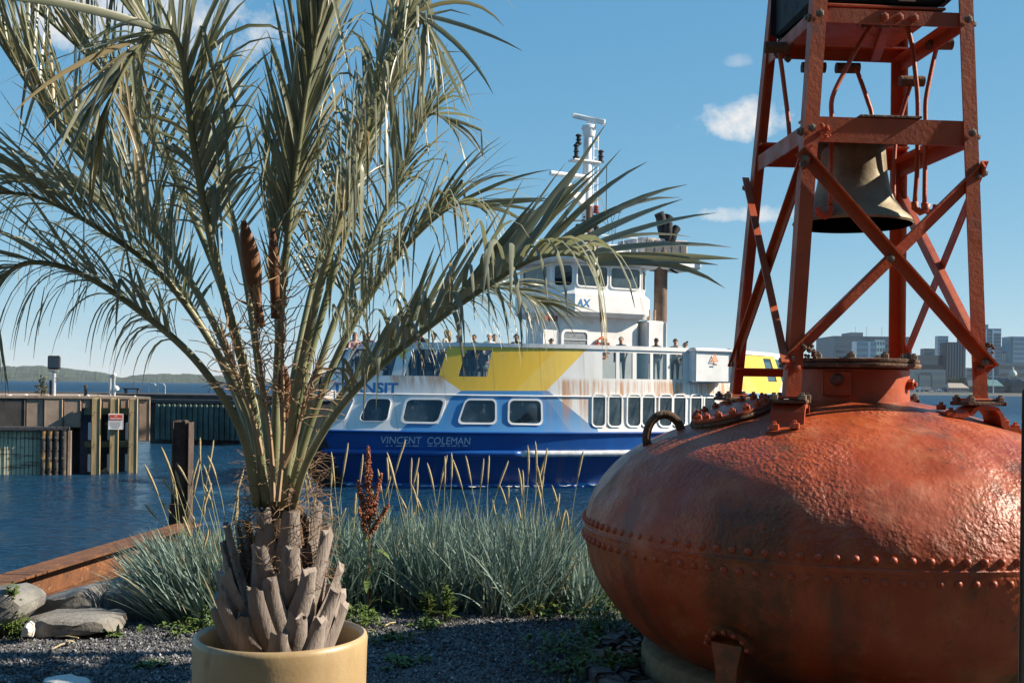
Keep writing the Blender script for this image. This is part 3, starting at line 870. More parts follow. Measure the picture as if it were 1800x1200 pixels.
def m_hull():
    k = NT('ferry_hull_blue')
    x, y, z = k.sep(); xs = k.math('ABSOLUTE', x)
    col = k.mix(k.ramp(k.noise(1.1, 6, .6), .3, .7), (.005, .066, .27), (.008, .090, .34))
    col = k.mix(k.ramp(z, 1.0, .98), col, (.004, .050, .215))
    st = k.ramp(k.noise(3, 6, .7, stretch=(1, .2, .05)), .57, .7)
    col = k.mix(k.math('MULTIPLY', st, k.ramp(z, 1.9, .3, .1, .45)), col, (.16, .12, .10))
    col = k.mix(k.ramp(z, .16, .13), col, (.02, .16, .50))
    return k.fin(col, .36, k.bump(k.noise(.8, 3, stretch=(1.2, .2, 1)), .25, .06))
M_FS, M_FH = m_ferry(), m_hull()
M_FW = pbr('ferry_white', (.80, .79, .77), .4, .05, 2, .08, 20, .002, dirt=(.52, .42, .32), dirt_amt=.25)
M_FG = pbr('ferry_grey_deck', (.18, .20, .21), .7, .2, 3)
def glass(name, tint, alpha, rough=.03):
    k = NT(name)
    k.fin(tint, rough, None, 0.0, .7)
    tr = k.n('ShaderNodeBsdfTransparent'); tr.inputs[0].default_value = (.80, .88, .90, 1)
    mx = k.n('ShaderNodeMixShader'); mx.inputs[0].default_value = alpha
    k.link(tr.outputs[0], mx.inputs[1]); k.link(k.b.outputs[0], mx.inputs[2]); k.link(mx.outputs[0], k.out.inputs['Surface'])
    return k.m
k = NT('ferry_dark_window')
col = k.mix(k.ramp(k.noise(.9, 4, .55), .40, .66), (.008, .016, .024), (.060, .085, .100))
col = k.mix(k.ramp(k.noise(2.6, 4, .6, stretch=(1, 1, .5)), .60, .70), col, (.12, .14, .15))
M_PANE = k.fin(col, .05, k.bump(k.noise(1.1, 3), .25, .02), 0.0, .8)
M_PANEG = pbr('ferry_blanked_window', (.38, .40, .40), .35, .1, 3)
M_CLEAR = glass('ferry_clear_screen', (.035, .085, .12), .5)
M_INNER = pbr('bulwark_inside_grey', (.16, .19, .22), .6, .15, 3)
NS = 56
SV = [-1 + 2 * i / NS for i in range(NS + 1)]
def ring(z):
    L, B_ = lev(z)
    a = [V(t * L, -fb(t * L, z), z) for t in SV]
    c = [V(t * L, fb(t * L, z), z) for t in reversed(SV)]
    return a + c
b = MB(); b.grid([ring(z) for z in (-1, -.4, 0, .3, .7, 1.0, 1.2, 1.5, 1.92)], closed=True)
n_ = 2 * (NS + 1); b.f.append(list(range(8 * n_, 9 * n_))); b.m.append(0)
hull = b.build('hull', M_FH, ferry, smooth=40, local=True)
for side in (-1, 1):
    def rail(s0, s1, mat, nm='rub_rail'):
        pts = [fsurf(s0 + (s1 - s0) * i / 24, 1.2, side, .07) for i in range(25)]
        MB().tube(pts, .11, 10).build(nm, mat, ferry, smooth=True, local=True)
    s920 = abs(s_at(915, 1.2))
    rail(-11.2, -s920, M_FH); rail(-s920 + .002, s920 - .002, pbr('worn_white_rail', (.62, .63, .64), .35, .2, 4, dirt=(.25, .2, .18))); rail(s920, 11.2, M_FH)
    pts = [fsurf(-11.5 + 23.0 * i / 40, 1.9, side, .03) for i in range(41)]
    MB().tube(pts, .045, 6).build('deck_edge', M_FH, ferry, smooth=True, local=True)
    pts = [fsurf(-10.7 + 21.4 * i / 40, 3.16, side, .015) for i in range(41)]
    MB().tube(pts, .03, 6).build('seam_strip', M_FW, ferry, smooth=True, local=True)
b = MB(); b.grid([ring(z) for z in (1.925, 2.25, 2.5, 2.8, 3.15)], closed=True); b.build('cabin', M_FS, ferry, smooth=40, local=True)
b = MB(); r_ = ring(3.6); r_ = [V(p.x * .985, p.y * .97, 3.6) for p in r_]; b.add(r_, [tuple(range(len(r_)))]); b.build('upper_deck', M_FG, ferry, local=True)
# bulwark with real window openings
upw = [((600, 658), (627, 658), (617, 613), (648, 613)), ((651, 660.5), (688, 660.5), (674, 613), (701, 613)), ((710, 662), (771, 662), (726, 614), (786, 614)), ((805, 664), (856, 664), (819, 615), (865, 615)),
       ((1059, 667), (1083, 667), (1059, 622), (1083, 622)), ((1089, 667.5), (1112, 667.5), (1089, 623), (1112, 623)), ((1119, 668), (1143, 668), (1119, 624), (1143, 624)), ((1148, 668.5), (1172, 668.5), (1148, 625), (1172, 625)), ((1177, 669), (1201, 669), (1177, 626), (1201, 626))]
ZB, ZT = 3.80, 4.72
sq = []
for a, c, d, e in upw:
    sq.append((s_at(a[0], ZB), s_at(c[0], ZB), s_at(d[0], ZT), s_at(e[0], ZT)))
mir = [(-q[1], -q[0], -q[3], -q[2]) for q in reversed(sq) if q[1] < -3.0]
sq_all = sq + mir
def patch(b, f0, f1, z0, z1, side, n=8, mi=0, off=0.0, nz=3):
    # surface patch between slanted edges f0=(s at z0, s at z1)
    rows = []
    for j in range(nz + 1):
        t = j / nz; z = z0 + (z1 - z0) * t
        a = f0[0] + (f0[1] - f0[0]) * t; c = f1[0] + (f1[1] - f1[0]) * t
        rows.append([fsurf(a + (c - a) * i / n, z, side, off) for i in range(n + 1)])
    b.grid(rows, mi, flip=(side > 0))
for side in (-1, 1):
    b = MB()
    Lb, Lt, Lm = lev(ZB)[0], lev(ZT)[0], lev(3.15)[0]
    patch(b, (-Lm, -Lb), (Lm, Lb), 3.15, ZB, side, 60)
    patch(b, (-Lt, -lev(4.95)[0]), (Lt, lev(4.95)[0]), ZT, 4.85, side, 60)
    prev = (-Lb, -Lt)
    for q in sq_all + [None]:
        nxt = (Lb, Lt) if q is None else (q[0], q[2])
        patch(b, prev, nxt, ZB, ZT, side, 14 if q is None or nxt[0] - prev[0] > 2 else 4)
        if q: prev = (q[1], q[3])
    o = b.build('bulwark', [M_FS, M_INNER], ferry, local=True)
    md = o.modifiers.new('thickness', 'SOLIDIFY'); md.thickness = .06; md.offset = -1; md.material_offset = 1
    pts = [fsurf(-9.75 + 19.5 * i / 48, 4.9, side, -.02) for i in range(49)]
    b = MB()
    rows = [[p + V(0, 0, dz) + (fsurf(-9.75 + 19.5 * i / 48, 4.9, side, dn) - fsurf(-9.75 + 19.5 * i / 48, 4.9, side, 0)) for i, p in enumerate(pts)] for dz, dn in ((-.08, .07), (.06, .07), (.06, -.13), (-.08, -.13), (-.08, .07))]
    b.grid(rows, flip=(side < 0)); b.build('top_rail', M_FW, ferry, local=True)
    for q in sq_all:
        b = MB(); patch(b, (q[0], q[2]), (q[1], q[3]), ZB, ZT, side, 4, 0, -.03)
        b.build('screen_pane', M_CLEAR, ferry, smooth=True, local=True)
# end walls of the bulwark, stem fenders and bow lights
for e in (-1, 1):
    b = MB(); rows = []
    for z in (1.93, 2.25, 3.15, 3.8, 4.85):
        L = lev(z)[0]; w = fb(L, z); rows.append([V(e * L, -w, z), V(e * L, 0, z), V(e * L, w, z)])
    b.grid(rows, flip=(e < 0)); b.build('end_wall', M_FW, ferry, local=True)
    b = MB()
    rows = []
    for z, o_ in ((-.8, .05), (.4, .25), (1.3, .45), (2.0, .55), (2.9, .25)):
        L = lev(z)[0]; w = fb(L, z) + .34
        rows.append([V(e * (L - 1.2), -w - .12, z), V(e * (L + o_), -w * .9, z), V(e * (L + o_ + .12), 0, z), V(e * (L + o_), w * .9, z), V(e * (L - 1.2), w + .12, z)])
    b.grid(rows, flip=(e < 0)); b.build('bow_fender', M_BLACK, ferry, smooth=40, local=True)
    MB().bbox(V(e * 11.25, -.75, 3.5), (.22, .22, .5), .03).build('bow_lamp', M_BLACK, ferry, local=True)
    MB().bbox(V(e * 11.05, -.75, 3.1), (.5, .3, .35), .03).build('bow_lamp_bracket', M_FW, ferry, local=True)
# cabin windows
def window(corners, side=-1, pane=M_PANE, fw=.055, frame=True, mirror=False, rad=.2):
    # corners px: bl, br, tl, tr
    zs = [sz(*c) for c in corners]
    if mirror: zs = [(-zs[1][0], zs[1][1]), (-zs[0][0], zs[0][1]), (-zs[3][0], zs[3][1]), (-zs[2][0], zs[2][1])]
    bl, br, tl, tr = zs
    def P(u, v):
        a = bl[0] + (br[0] - bl[0]) * u; a2 = tl[0] + (tr[0] - tl[0]) * u
        z0 = bl[1] + (br[1] - bl[1]) * u; z1 = tl[1] + (tr[1] - tl[1]) * u
        return a + (a2 - a) * v, z0 + (z1 - z0) * v
    W = abs(br[0] - bl[0]); H = abs(tl[1] - bl[1])
    ru, rv = min(.5, rad * min(W, H) / W), min(.5, rad * min(W, H) / H)
    def outline(gu, gv, off, side):
        pts = []
        for cx, cz, a0 in ((1 - ru, rv, -90), (1 - ru, 1 - rv, 0), (ru, 1 - rv, 90), (ru, rv, 180)):
            for q in range(5):
                a = R(a0 + 22.5 * q)
                u = cx + ru * math.cos(a); v = cz + rv * math.sin(a)
                u = .5 + (u - .5) * (1 + 2 * gu); v = .5 + (v - .5) * (1 + 2 * gv)
                s, z = P(u, v); pts.append(fsurf(s, z, side, off))
        return pts
    gu, gv = fw / W, fw / H
    inner, inner2 = outline(0, 0, .012, side), outline(0, 0, .045, side)
    b = MB(); b.add(inner, [tuple(range(20)) if side < 0 else tuple(range(19, -1, -1))])
    p = None
    if frame:
        o1, o2 = outline(gu, gv, .045, side), outline(gu, gv, -.01, side)
        f = MB(); f.grid([inner, inner2, o1, o2], closed=True, flip=(side > 0))
        p = f.build('window', M_FW, ferry, smooth=40, local=True)
    b.build('pane', pane, p or ferry, local=True)
LOW = [((575, 738), (605, 738.5), (591, 699.5), (623, 700)), ((631, 739), (680, 740), (648, 700.5), (688, 701)), ((707, 740.5), (769, 741.5), (716, 702), (781, 702.5)), ((807, 742), (870, 742.5), (820, 703), (870, 703.5)), ((895, 743), (951, 744), (896, 703.5), (950, 704))]
for i, c in enumerate(LOW):
    window(c, pane=M_PANEG if i == 0 else M_PANE, fw=.02 if i < 2 else .06)
    window(c, mirror=True)
for x0, x1 in ((1042, 1063), (1070, 1092), (1103, 1125), (1129, 1150), (1159, 1180), (1184, 1204), (1214, 1232), (1238, 1255)):
    window(((x0, 748), (x1, 748), (x0, 694), (x1, 694)), fw=.05, rad=.28)
# lettering painted on the plates
def hull_text(body, pa, pb, height_px, mat, shear=0.0, bold=0.0, off=.012):
    vs, fs = text_mesh(body, 1.0, shear, 1.0, bold)
    x0 = min(v.x for v in vs); x1 = max(v.x for v in vs); y0 = min(v.y for v in vs); y1 = max(v.y for v in vs)
    A, Bq = sz(*pa), sz(*pb); H = height_px / FPX * 38.0
    b = MB()
    pts = []
    for v in vs:
        t = (v.x - x0) / (x1 - x0); s = A[0] + (Bq[0] - A[0]) * t; z = A[1] + (Bq[1] - A[1]) * t + (v.y - y0) / (y1 - y0) * H
        pts.append(fsurf(s, z, -1, off))
    b.add(pts, fs); return b.build('lettering', mat, ferry, local=True)
M_LB = flat('letter_blue', (.03, .17, .40), .45); M_LW = flat('letter_white', (.62, .68, .74), .45)
hull_text('TRANSIT', (586, 691), (703, 692.5), 20, M_LB, .18, .035)
hull_text('VINCENT  COLEMAN', (668, 779), (826, 781), 12.5, M_LW, 0, .0)
dr = random.Random(4); px = 678
while px < 822:
    w = dr.choice((3, 5, 8, 11)); g = dr.choice((3, 4, 6))
    if 735 < px < 752: px = 752
    a, c = sz(px, 783.5), sz(px + w, 783.5)
    MB().add([fsurf(a[0], a[1] - .012, -1, .012), fsurf(c[0], c[1] - .012, -1, .012), fsurf(c[0], c[1] + .016, -1, .012), fsurf(a[0], a[1] + .016, -1, .012)], [(0, 1, 2, 3)]).build('worn_small_lettering', M_LW, ferry, local=True)
    px += w + g
# liferaft container on the side
sA, zA = sz(1209, 672); sB, _ = sz(1268, 674)
cs = (sA + sB) / 2; hh = 60 / FPX * 41
raft = MB().bbox(V(cs, -fb(cs, 4) - .24, zA + hh / 2), (sB - sA, .55, hh), .05).build('raft_locker', M_WHITE, ferry, local=True)
MB().bbox(V(cs, -fb(cs, 4) - .26, zA + hh * .93), (sB - sA + .05, .62, .1), .03).build('locker_lid', M_WHITE, raft, local=True)
M_WARN = flat('warning_orange', (.75, .25, .08), .5)
yy = -fb(cs, 4) - .522; tx = cs + .02; tz = zA + hh * .7
tri = [V(tx - .17, yy, tz - .12), V(tx + .17, yy, tz - .12), V(tx, yy, tz + .19)]
tri2 = [V(tx - .10, yy, tz - .08), V(tx + .10, yy, tz - .08), V(tx, yy, tz + .10)]
MB().add(tri + tri2, [(0, 1, 4, 3), (1, 2, 5, 4), (2, 0, 3, 5)]).build('warning_triangle', M_WARN, raft, local=True)
MB().add([V(tx - .06, yy, tz - .05), V(tx + .06, yy, tz - .05), V(tx, yy, tz + .04)], [(0, 1, 2)]).build('warning_mark', M_WARN, raft, local=True)
MB().box(V(tx, yy, tz - .22), (.2, .004, .05)).build('small_print', M_INK, raft, local=True)
# ---- wheelhouse
def octa(hl, hb, c, z, dx=0.0):
    return [V(dx + x, y, z) for x, y in ((-hl, -hb + c), (-hl + c, -hb), (hl - c, -hb), (hl, -hb + c), (hl, hb - c), (hl - c, hb), (-hl + c, hb), (-hl, hb - c))]
def loft(levels, mat, name, parent, cap=True):
    b = MB(); rows = [octa(*l) for l in levels]; b.grid(rows, closed=True)
    if cap:
        n = len(rows) * 8; b.f.append(list(range(n - 8, n))); b.m.append(0); b.f.append(list(range(7, -1, -1))); b.m.append(0)
    return b.build(name, mat, parent, local=True)
WX = -.35
lower = loft([(1.85, 1.5, .3, 3.6, WX), (1.85, 1.5, .3, 6.2, WX)], M_FW, 'deckhouse', ferry)
wh = loft([(2.15, 1.85, .6, 6.15, WX), (2.30, 2.0, .7, 6.3, WX), (2.30, 2.0, .7, 6.95, WX), (2.12, 1.82, .62, 7.12, WX), (2.12, 1.82, .62, 8.14, WX)], M_FW, 'wheelhouse', ferry)
loft([(2.45, 2.15, .7, 8.14, WX), (2.55, 2.25, .7, 8.24, WX), (2.5, 2.2, .7, 8.42, WX), (1.6, 1.4, .5, 8.62, WX)], M_FW, 'wheelhouse_roof', ferry)
# wheelhouse windows, one per face
o_ = octa(2.12, 1.82, .62, 0, WX)
def face_window(p, q, z0, z1, m0=.1, parent=None, pane=M_PANE, off=.03, fw=.05, name='window'):
    d = (q - p).normalized(); n_ = V(d.y, -d.x, 0)
    L = (q - p).length; a, c = p + d * L * m0, p + d * L * (1 - m0)
    def rr(g, off):
        r0 = .12 + g
        x0, x1, y0, y1 = -g, (c - a).length + g, z0 - g, z1 + g
        pts = []
        for cx, cz, a0 in ((x1 - r0, y0 + r0, -90), (x1 - r0, y1 - r0, 0), (x0 + r0, y1 - r0, 90), (x0 + r0, y0 + r0, 180)):
            for k_ in range(4):
                t = R(a0 + 30 * k_); w = cx + r0 * math.cos(t); pts.append(a + d * w + n_ * off + V(0, 0, cz + r0 * math.sin(t)))
        return pts
    f = MB().grid([rr(0, .01), rr(0, off + .02), rr(fw, off + .02), rr(fw, -.01)], closed=True).build(name, M_FW, parent, smooth=40, local=True)
    MB().add(rr(0, .012), [tuple(range(16))]).build('pane', pane, f, local=True)
    return f
for i in range(8):
    p, q = o_[i], o_[(i + 1) % 8]
    p = V(p.x, p.y, 0); q = V(q.x, q.y, 0); L = (q - p).length
    if L > 2.6:
        m_ = p.lerp(q, .5)
        face_window(p, p.lerp(q, .5), 7.28, 8.02, .06, wh); face_window(p.lerp(q, .5), q, 7.28, 8.02, .06, wh)
    else: face_window(p, q, 7.28, 8.02, .12, wh)
# deckhouse: door, window, lifebuoy, red sign, lockers
yF = -1.5 - .002
def wpx(px, z):       # local x on the deckhouse front for a pixel column
    lo, hi = -4, 4
    for _ in range(30):
        m = (lo + hi) / 2
        if proj(FM @ V(m, -1.5, z))[0] < px: lo = m
        else: hi = m
    return (lo + hi) / 2
dx0, dx1 = wpx(952, 4.8), wpx(979, 4.8)
door = MB().bbox(V((dx0 + dx1) / 2, yF - .03, 4.62), (dx1 - dx0, .08, 1.95), .03).build('door', M_FW, lower, local=True)
MB().box(V(dx0 + .1, yF - .09, 4.6), (.05, .04, .16)).build('handle', M_GALV, door, local=True)
fx0, fx1 = wpx(987, 5), wpx(1034, 5)
face_window(V(fx0, -1.5, 0), V(fx1, -1.5, 0), 4.45, 5.55, .06, lower, pbr('grey_louvre', (.22, .24, .26), .4), .02, .1)
for i in range(3): MB().box(V((fx0 + fx1) / 2, yF - .03, 4.7 + .28 * i), ((fx1 - fx0) * .86, .02, .02)).build('louvre_bar', M_FW, lower, local=True)
lx = wpx(1057, 5)
b = MB(); b.tube([V(lx + .27 * math.cos(a), yF - .1, 4.98 + .37 * math.sin(a)) for a in [i * 2 * math.pi / 24 for i in range(25)]], .075, 8, caps=False)
lb = b.build('life_ring', pbr('lifebuoy_orange', (.62, .14, .05), .6), lower, smooth=True, local=True)
for a in (45, 135, 225, 315):
    MB().box(V(lx + .27 * math.cos(R(a)), yF - .11, 4.98 + .37 * math.sin(R(a))), (.1, .16, .1)).build('white_band', M_WHITE, lb, local=True)
b = MB(); b.tube([V(lx, yF - .12, 5.2), V(lx, yF - .12, 4.95), V(lx - .12, yF - .12, 4.7)], .02, 5); b.tube([V(lx, yF - .12, 4.95), V(lx + .12, yF - .12, 4.7)], .02, 5); b.build('rope', M_DARKST, lb, local=True)
MB().box(V(wpx(968, 6), yF - .03, 6.02), (.55, .04, .2)).build('red_name_board', pbr('red_board', (.30, .07, .05), .6), lower, local=True)
MB().lathe([(.05, 0), (.07, .05), (0, .1)], 8, V(wpx(1044, 6), yF - .12, 5.95)).build('deck_lamp', M_WHITE, lower, local=True)
MB().bbox(V(2.0, -1.15, 4.85), (.95, 1.3, 2.5), .06).build('vent_locker', M_FW, ferry, local=True)
for dx in (-.15, .12): MB().tube([V(2.0 + dx, -1.4, 6.1), V(2.0 + dx, -1.4, 6.55)], .06, 8).build('vent_pipe', pbr('rusty_vent', (.35, .22, .13), .7), ferry, smooth=40, local=True)
# AX lettering on the overhang
of = octa(2.30, 2.0, .7, 0, WX)
place_text('lettering', 'AX', .62, of[1].x + .38, 6.62, -2.008, M_LB, wh, .03, .15)
# exhaust stack, funnel ends, louvre box aft of the wheelhouse
M_SOOT = pbr('sooty_black', (.012, .012, .013), .75, .4, 4)
M_BRN = pbr('rusty_stack', (.13, .085, .06), .75, .35, 2)
MB().tube([V(2.85, -.8, 6.0), V(2.85, -.8, 9.0)], .27, 14).build('exhaust_stack', M_BRN, ferry, smooth=40, local=True)
lc = loft([(1.15, 1.0, .2, 8.75, 3.0), (1.15, 1.0, .2, 9.45, 3.0)], pbr('patchy_louvre_box', (.50, .47, .45), .7, .3, 6, dirt=(.16, .13, .12), dirt_amt=.8), 'louvre_box', ferry)
for i in range(5): MB().box(V(2.1 + i * .42, -1.03, 9.1), (.3, .05, .5)).build('louvre', M_DARKST, lc, local=True)
MB().bbox(V(3.4, -.9, 8.45), (1.7, 1.6, .5), .12).build('stack_bracket', M_FW, ferry, local=True)
for x, y, z, r_, l in ((2.85, -.75, 10.5, .2, -.1), (3.2, -.65, 10.42, .22, .1), (3.02, -1.0, 10.1, .18, .02), (3.35, -.95, 9.95, .17, .16)):
    MB().tube([V(3.05, -.8, 9.3), V(x - l * .5, y, z - .5), V(x, y, z - .2), V(x + l, y, z)], r_, 10).build('exhaust_pipe', M_SOOT, ferry, smooth=50, local=True)
# ---- mast with radars, lights and rigging
MXp = WX + .15
mast = MB().tube([V(MXp, 0, 8.5), V(MXp, 0, 13.6)], lambda u: .23 - .07 * u, 12).build('mast', M_FW, ferry, smooth=40, local=True)
MB().tube([V(MXp + .42, -.1, 8.5), V(MXp + .42, -.1, 13.4)], .035, 6).build('ladder_rail', M_FW, mast, local=True)
MB().tube([V(MXp + .22, -.1, 8.5), V(MXp + .22, -.1, 13.4)], .03, 6).build('ladder_rail', M_FW, mast, local=True)
for i in range(14): MB().tube([V(MXp + .2, -.1, 8.8 + i * .34), V(MXp + .44, -.1, 8.8 + i * .34)], .02, 5).build('rung', M_FW, mast, local=True)
MB().lathe([(.05, 13.3), (.22, 13.35), (.26, 13.5), (.26, 13.62), (.3, 13.66), (.28, 13.78), (.1, 13.85), (.08, 13.98), (0, 13.98)], 16, V(MXp + .05, 0, 0)).build('radar_base', M_FW, mast, smooth=40, local=True)
MB().bbox(V(MXp + .05, 0, 14.05), (1.35, .2, .2), .05, M=Matrix.Rotation(R(-40), 3, 'Z') @ Matrix.Rotation(R(14), 3, 'Y')).build('radar_scanner', M_WHITE, mast, local=True)
def platform(z, x0, x1, m=M_FW): MB().bbox(V(MXp + (x0 + x1) / 2, 0, z), (x1 - x0, .5, .07), .02).build('mast_platform', m, mast, local=True)
platform(12.35, -.75, .55)
MB().tube([V(MXp - 1.75, -.1, 11.72), V(MXp, -.1, 11.72)], .1, 10).build('radar_antenna', M_WHITE, mast, smooth=40, local=True)
MB().prism([V(MXp - 1.0, -.14, 11.1), V(MXp, -.14, 11.1), V(MXp, -.14, 10.45)], (0, .28, 0)).build('radar_bracket', M_FW, mast, local=True)
MB().lathe([(0, 11.12), (.26, 11.14), (.33, 11.25), (.26, 11.38), (0, 11.46)], 16, V(MXp - 1.0, 0, 0)).build('radar_dome', M_WHITE, mast, smooth=40, local=True)
def navlight(x, z, m=M_BLACK, h=.42): MB().lathe([(.1, 0), (.13, .02), (.13, .08), (.08, .1), (.08, h * .45), (.13, h * .5), (.08, h * .55), (.08, h - .08), (.13, h - .06), (.1, h)], 10, V(MXp + x, -.12, z)).build('navigation_light', m, mast, smooth=40, local=True)
M_RED = pbr('red_lamp', (.30, .03, .02), .5)
navlight(-.6, 12.4, h=.55); navlight(.55, 12.35, h=.5); navlight(-.5, 12.95, h=.4); navlight(.36, 10.35, M_RED, .3)
for z in (10.3, 9.9, 9.55): navlight(.35, z - .55, M_BLACK, .5)
navlight(-.45, 9.25, M_BLACK, .6); navlight(-.5, 8.65, M_RED, .25); navlight(.4, 8.7, M_RED, .3)
MB().tube([V(MXp, -.15, 8.9), V(MXp, -.15, 10.6)], .13, 10).build('mast_lower_sleeve', M_BRN, mast, smooth=40, local=True)
MB().bar(V(MXp - .2, -.1, 10.15), V(MXp + 1.55, -.1, 10.5), .07, .07).build('yard', M_DARKST, mast, local=True)
MB().bar(V(MXp - 1.3, -.1, 9.9), V(MXp + .1, -.1, 10.05), .06, .06).build('yard', M_DARKST, mast, local=True)
for x, z in ((.85, 10.45), (-1.0, 9.98)): MB().tube([V(MXp + x, -.1, z), V(MXp + x, -.1, z + (1.9 if x > 0 else .4))], .018 if x > 0 else .03, 5).build('whip_antenna', M_DARKST, mast, local=True)
for x0, z0, x1, z1 in ((1.5, 10.48, 1.0, 8.6), (1.3, 10.44, .6, 8.7), (1.1, 10.4, 1.15, 9.3), (.5, 10.2, 2.9, 8.6), (-1.25, 9.92, -1.7, 8.5), (-.9, 9.95, -1.3, 8.5)):
    MB().tube([V(MXp + x0, -.1, z0), V(MXp + x1, -.1, z1)], .011, 4).build('stay', M_DARKST, mast, local=True)
b = MB(); b.grid([[V(MXp - 1.28 - i * .05, -.1 + .04 * math.sin(i * 1.4), 9.85 - j * .24 - i * .16) for i in range(5)] for j in range(3)]); b.build('red_ensign', pbr('red_flag', (.45, .04, .03), .8), mast, local=True)
# roof rails and small fittings
for y in (-1.4, 1.4):
    for z in (8.95, 9.3): MB().tube([V(WX - 1.6, y, z), V(WX + 1.6, y, z)], .02, 5).build('roof_rail', M_FW, ferry, local=True)
    for i in range(6): MB().tube([V(WX - 1.6 + i * .64, y, 8.5), V(WX - 1.6 + i * .64, y, 9.3)], .02, 5).build('stanchion', M_FW, ferry, local=True)
MB().bbox(V(WX + 1.3, -.5, 8.85), (.9, .7, .5), .1).build('roof_box', M_FW, ferry, local=True)
MB().lathe([(.3, 8.6), (.34, 8.8), (.2, 9.0), (0, 9.08)], 14, V(WX - 1.1, -.6, 0)).build('satellite_dome', M_WHITE, ferry, smooth=40, local=True)
# deck seats: benches along the bulwark
M_SEAT = pbr('dark_seat', (.03, .035, .045), .6)
for i, px in enumerate((662, 745, 765, 822, 842)):
    s = s_at(px, 3.8)
    p = fsurf(s, 4.0, -1, -.75)
    q = thing('chair', 'dark deck chair on white tube legs behind the ferry screen, %s from the bow' % ('first', 'second', 'third', 'fourth', 'fifth')[i], 'chair', FM @ V(p.x, p.y, 3.6), FROT, 'chairs on the ferry deck')
    ROOT[q.name] = Matrix.Translation(FM @ V(p.x, p.y, 3.6)) @ Matrix.Rotation(FROT, 4, 'Z')
    MB().bbox(V(0, 0, .42), (.46, .44, .08), .02).build('seat', M_SEAT, q, local=True)
    MB().bbox(V(-.2, 0, .68), (.07, .44, .46), .02).build('backrest', M_SEAT, q, local=True)
    for a, c in ((-.2, -.2), (.2, -.2), (.2, .2), (-.2, .2)): MB().tube([V(a, c, .4), V(a, c, 0)], .02, 6).build('leg', M_WHITE, q, local=True)

# ------------------------------------------------------------------ people on the upper deck
SKINM = [pbr('skin_light', (.50, .29, .20), .6, .08, 20), pbr('skin_tan', (.34, .19, .12), .6, .08, 20), pbr('skin_dark', (.13, .07, .045), .6, .08, 20)]
CLOTH = {n: pbr('cloth_' + n, c, .85, .15, 12, .3, 150, .002) for n, c in dict(black=(.02, .02, .022), white=(.72, .70, .67), navy=(.03, .045, .09), grey=(.22, .22, .23), maroon=(.12, .035, .03), blue=(.07, .14, .28), cream=(.55, .49, .40), tan=(.30, .22, .14), lightblue=(.35, .44, .55), pink=(.55, .33, .30), green=(.07, .11, .07)).items()}
HAIRM = {n: pbr('hair_' + n, c, .6, .2, 30, .4, 90, .003) for n, c in dict(black=(.012, .010, .010), brown=(.06, .035, .02), blond=(.33, .22, .11), grey=(.25, .24, .23), red=(.22, .08, .03)).items()}
POSES = {
    'stand': dict(el=(.24, .02, 1.14), wr=(.22, .10, .92), el2=(-.24, .02, 1.14), wr2=(-.20, .12, .92)),
    'rail': dict(el=(.26, .16, 1.17), wr=(.16, .38, 1.14), el2=(-.26, .16, 1.17), wr2=(-.14, .38, 1.14)),
    'phone': dict(el=(.24, .13, 1.17), wr=(.07, .30, 1.36), el2=(-.24, .06, 1.14), wr2=(-.12, .27, 1.10)),
    'sit': dict(el=(.24, .06, .0), wr=(.14, .28, -.12), el2=(-.24, .06, .0), wr2=(-.14, .28, -.12)),
}
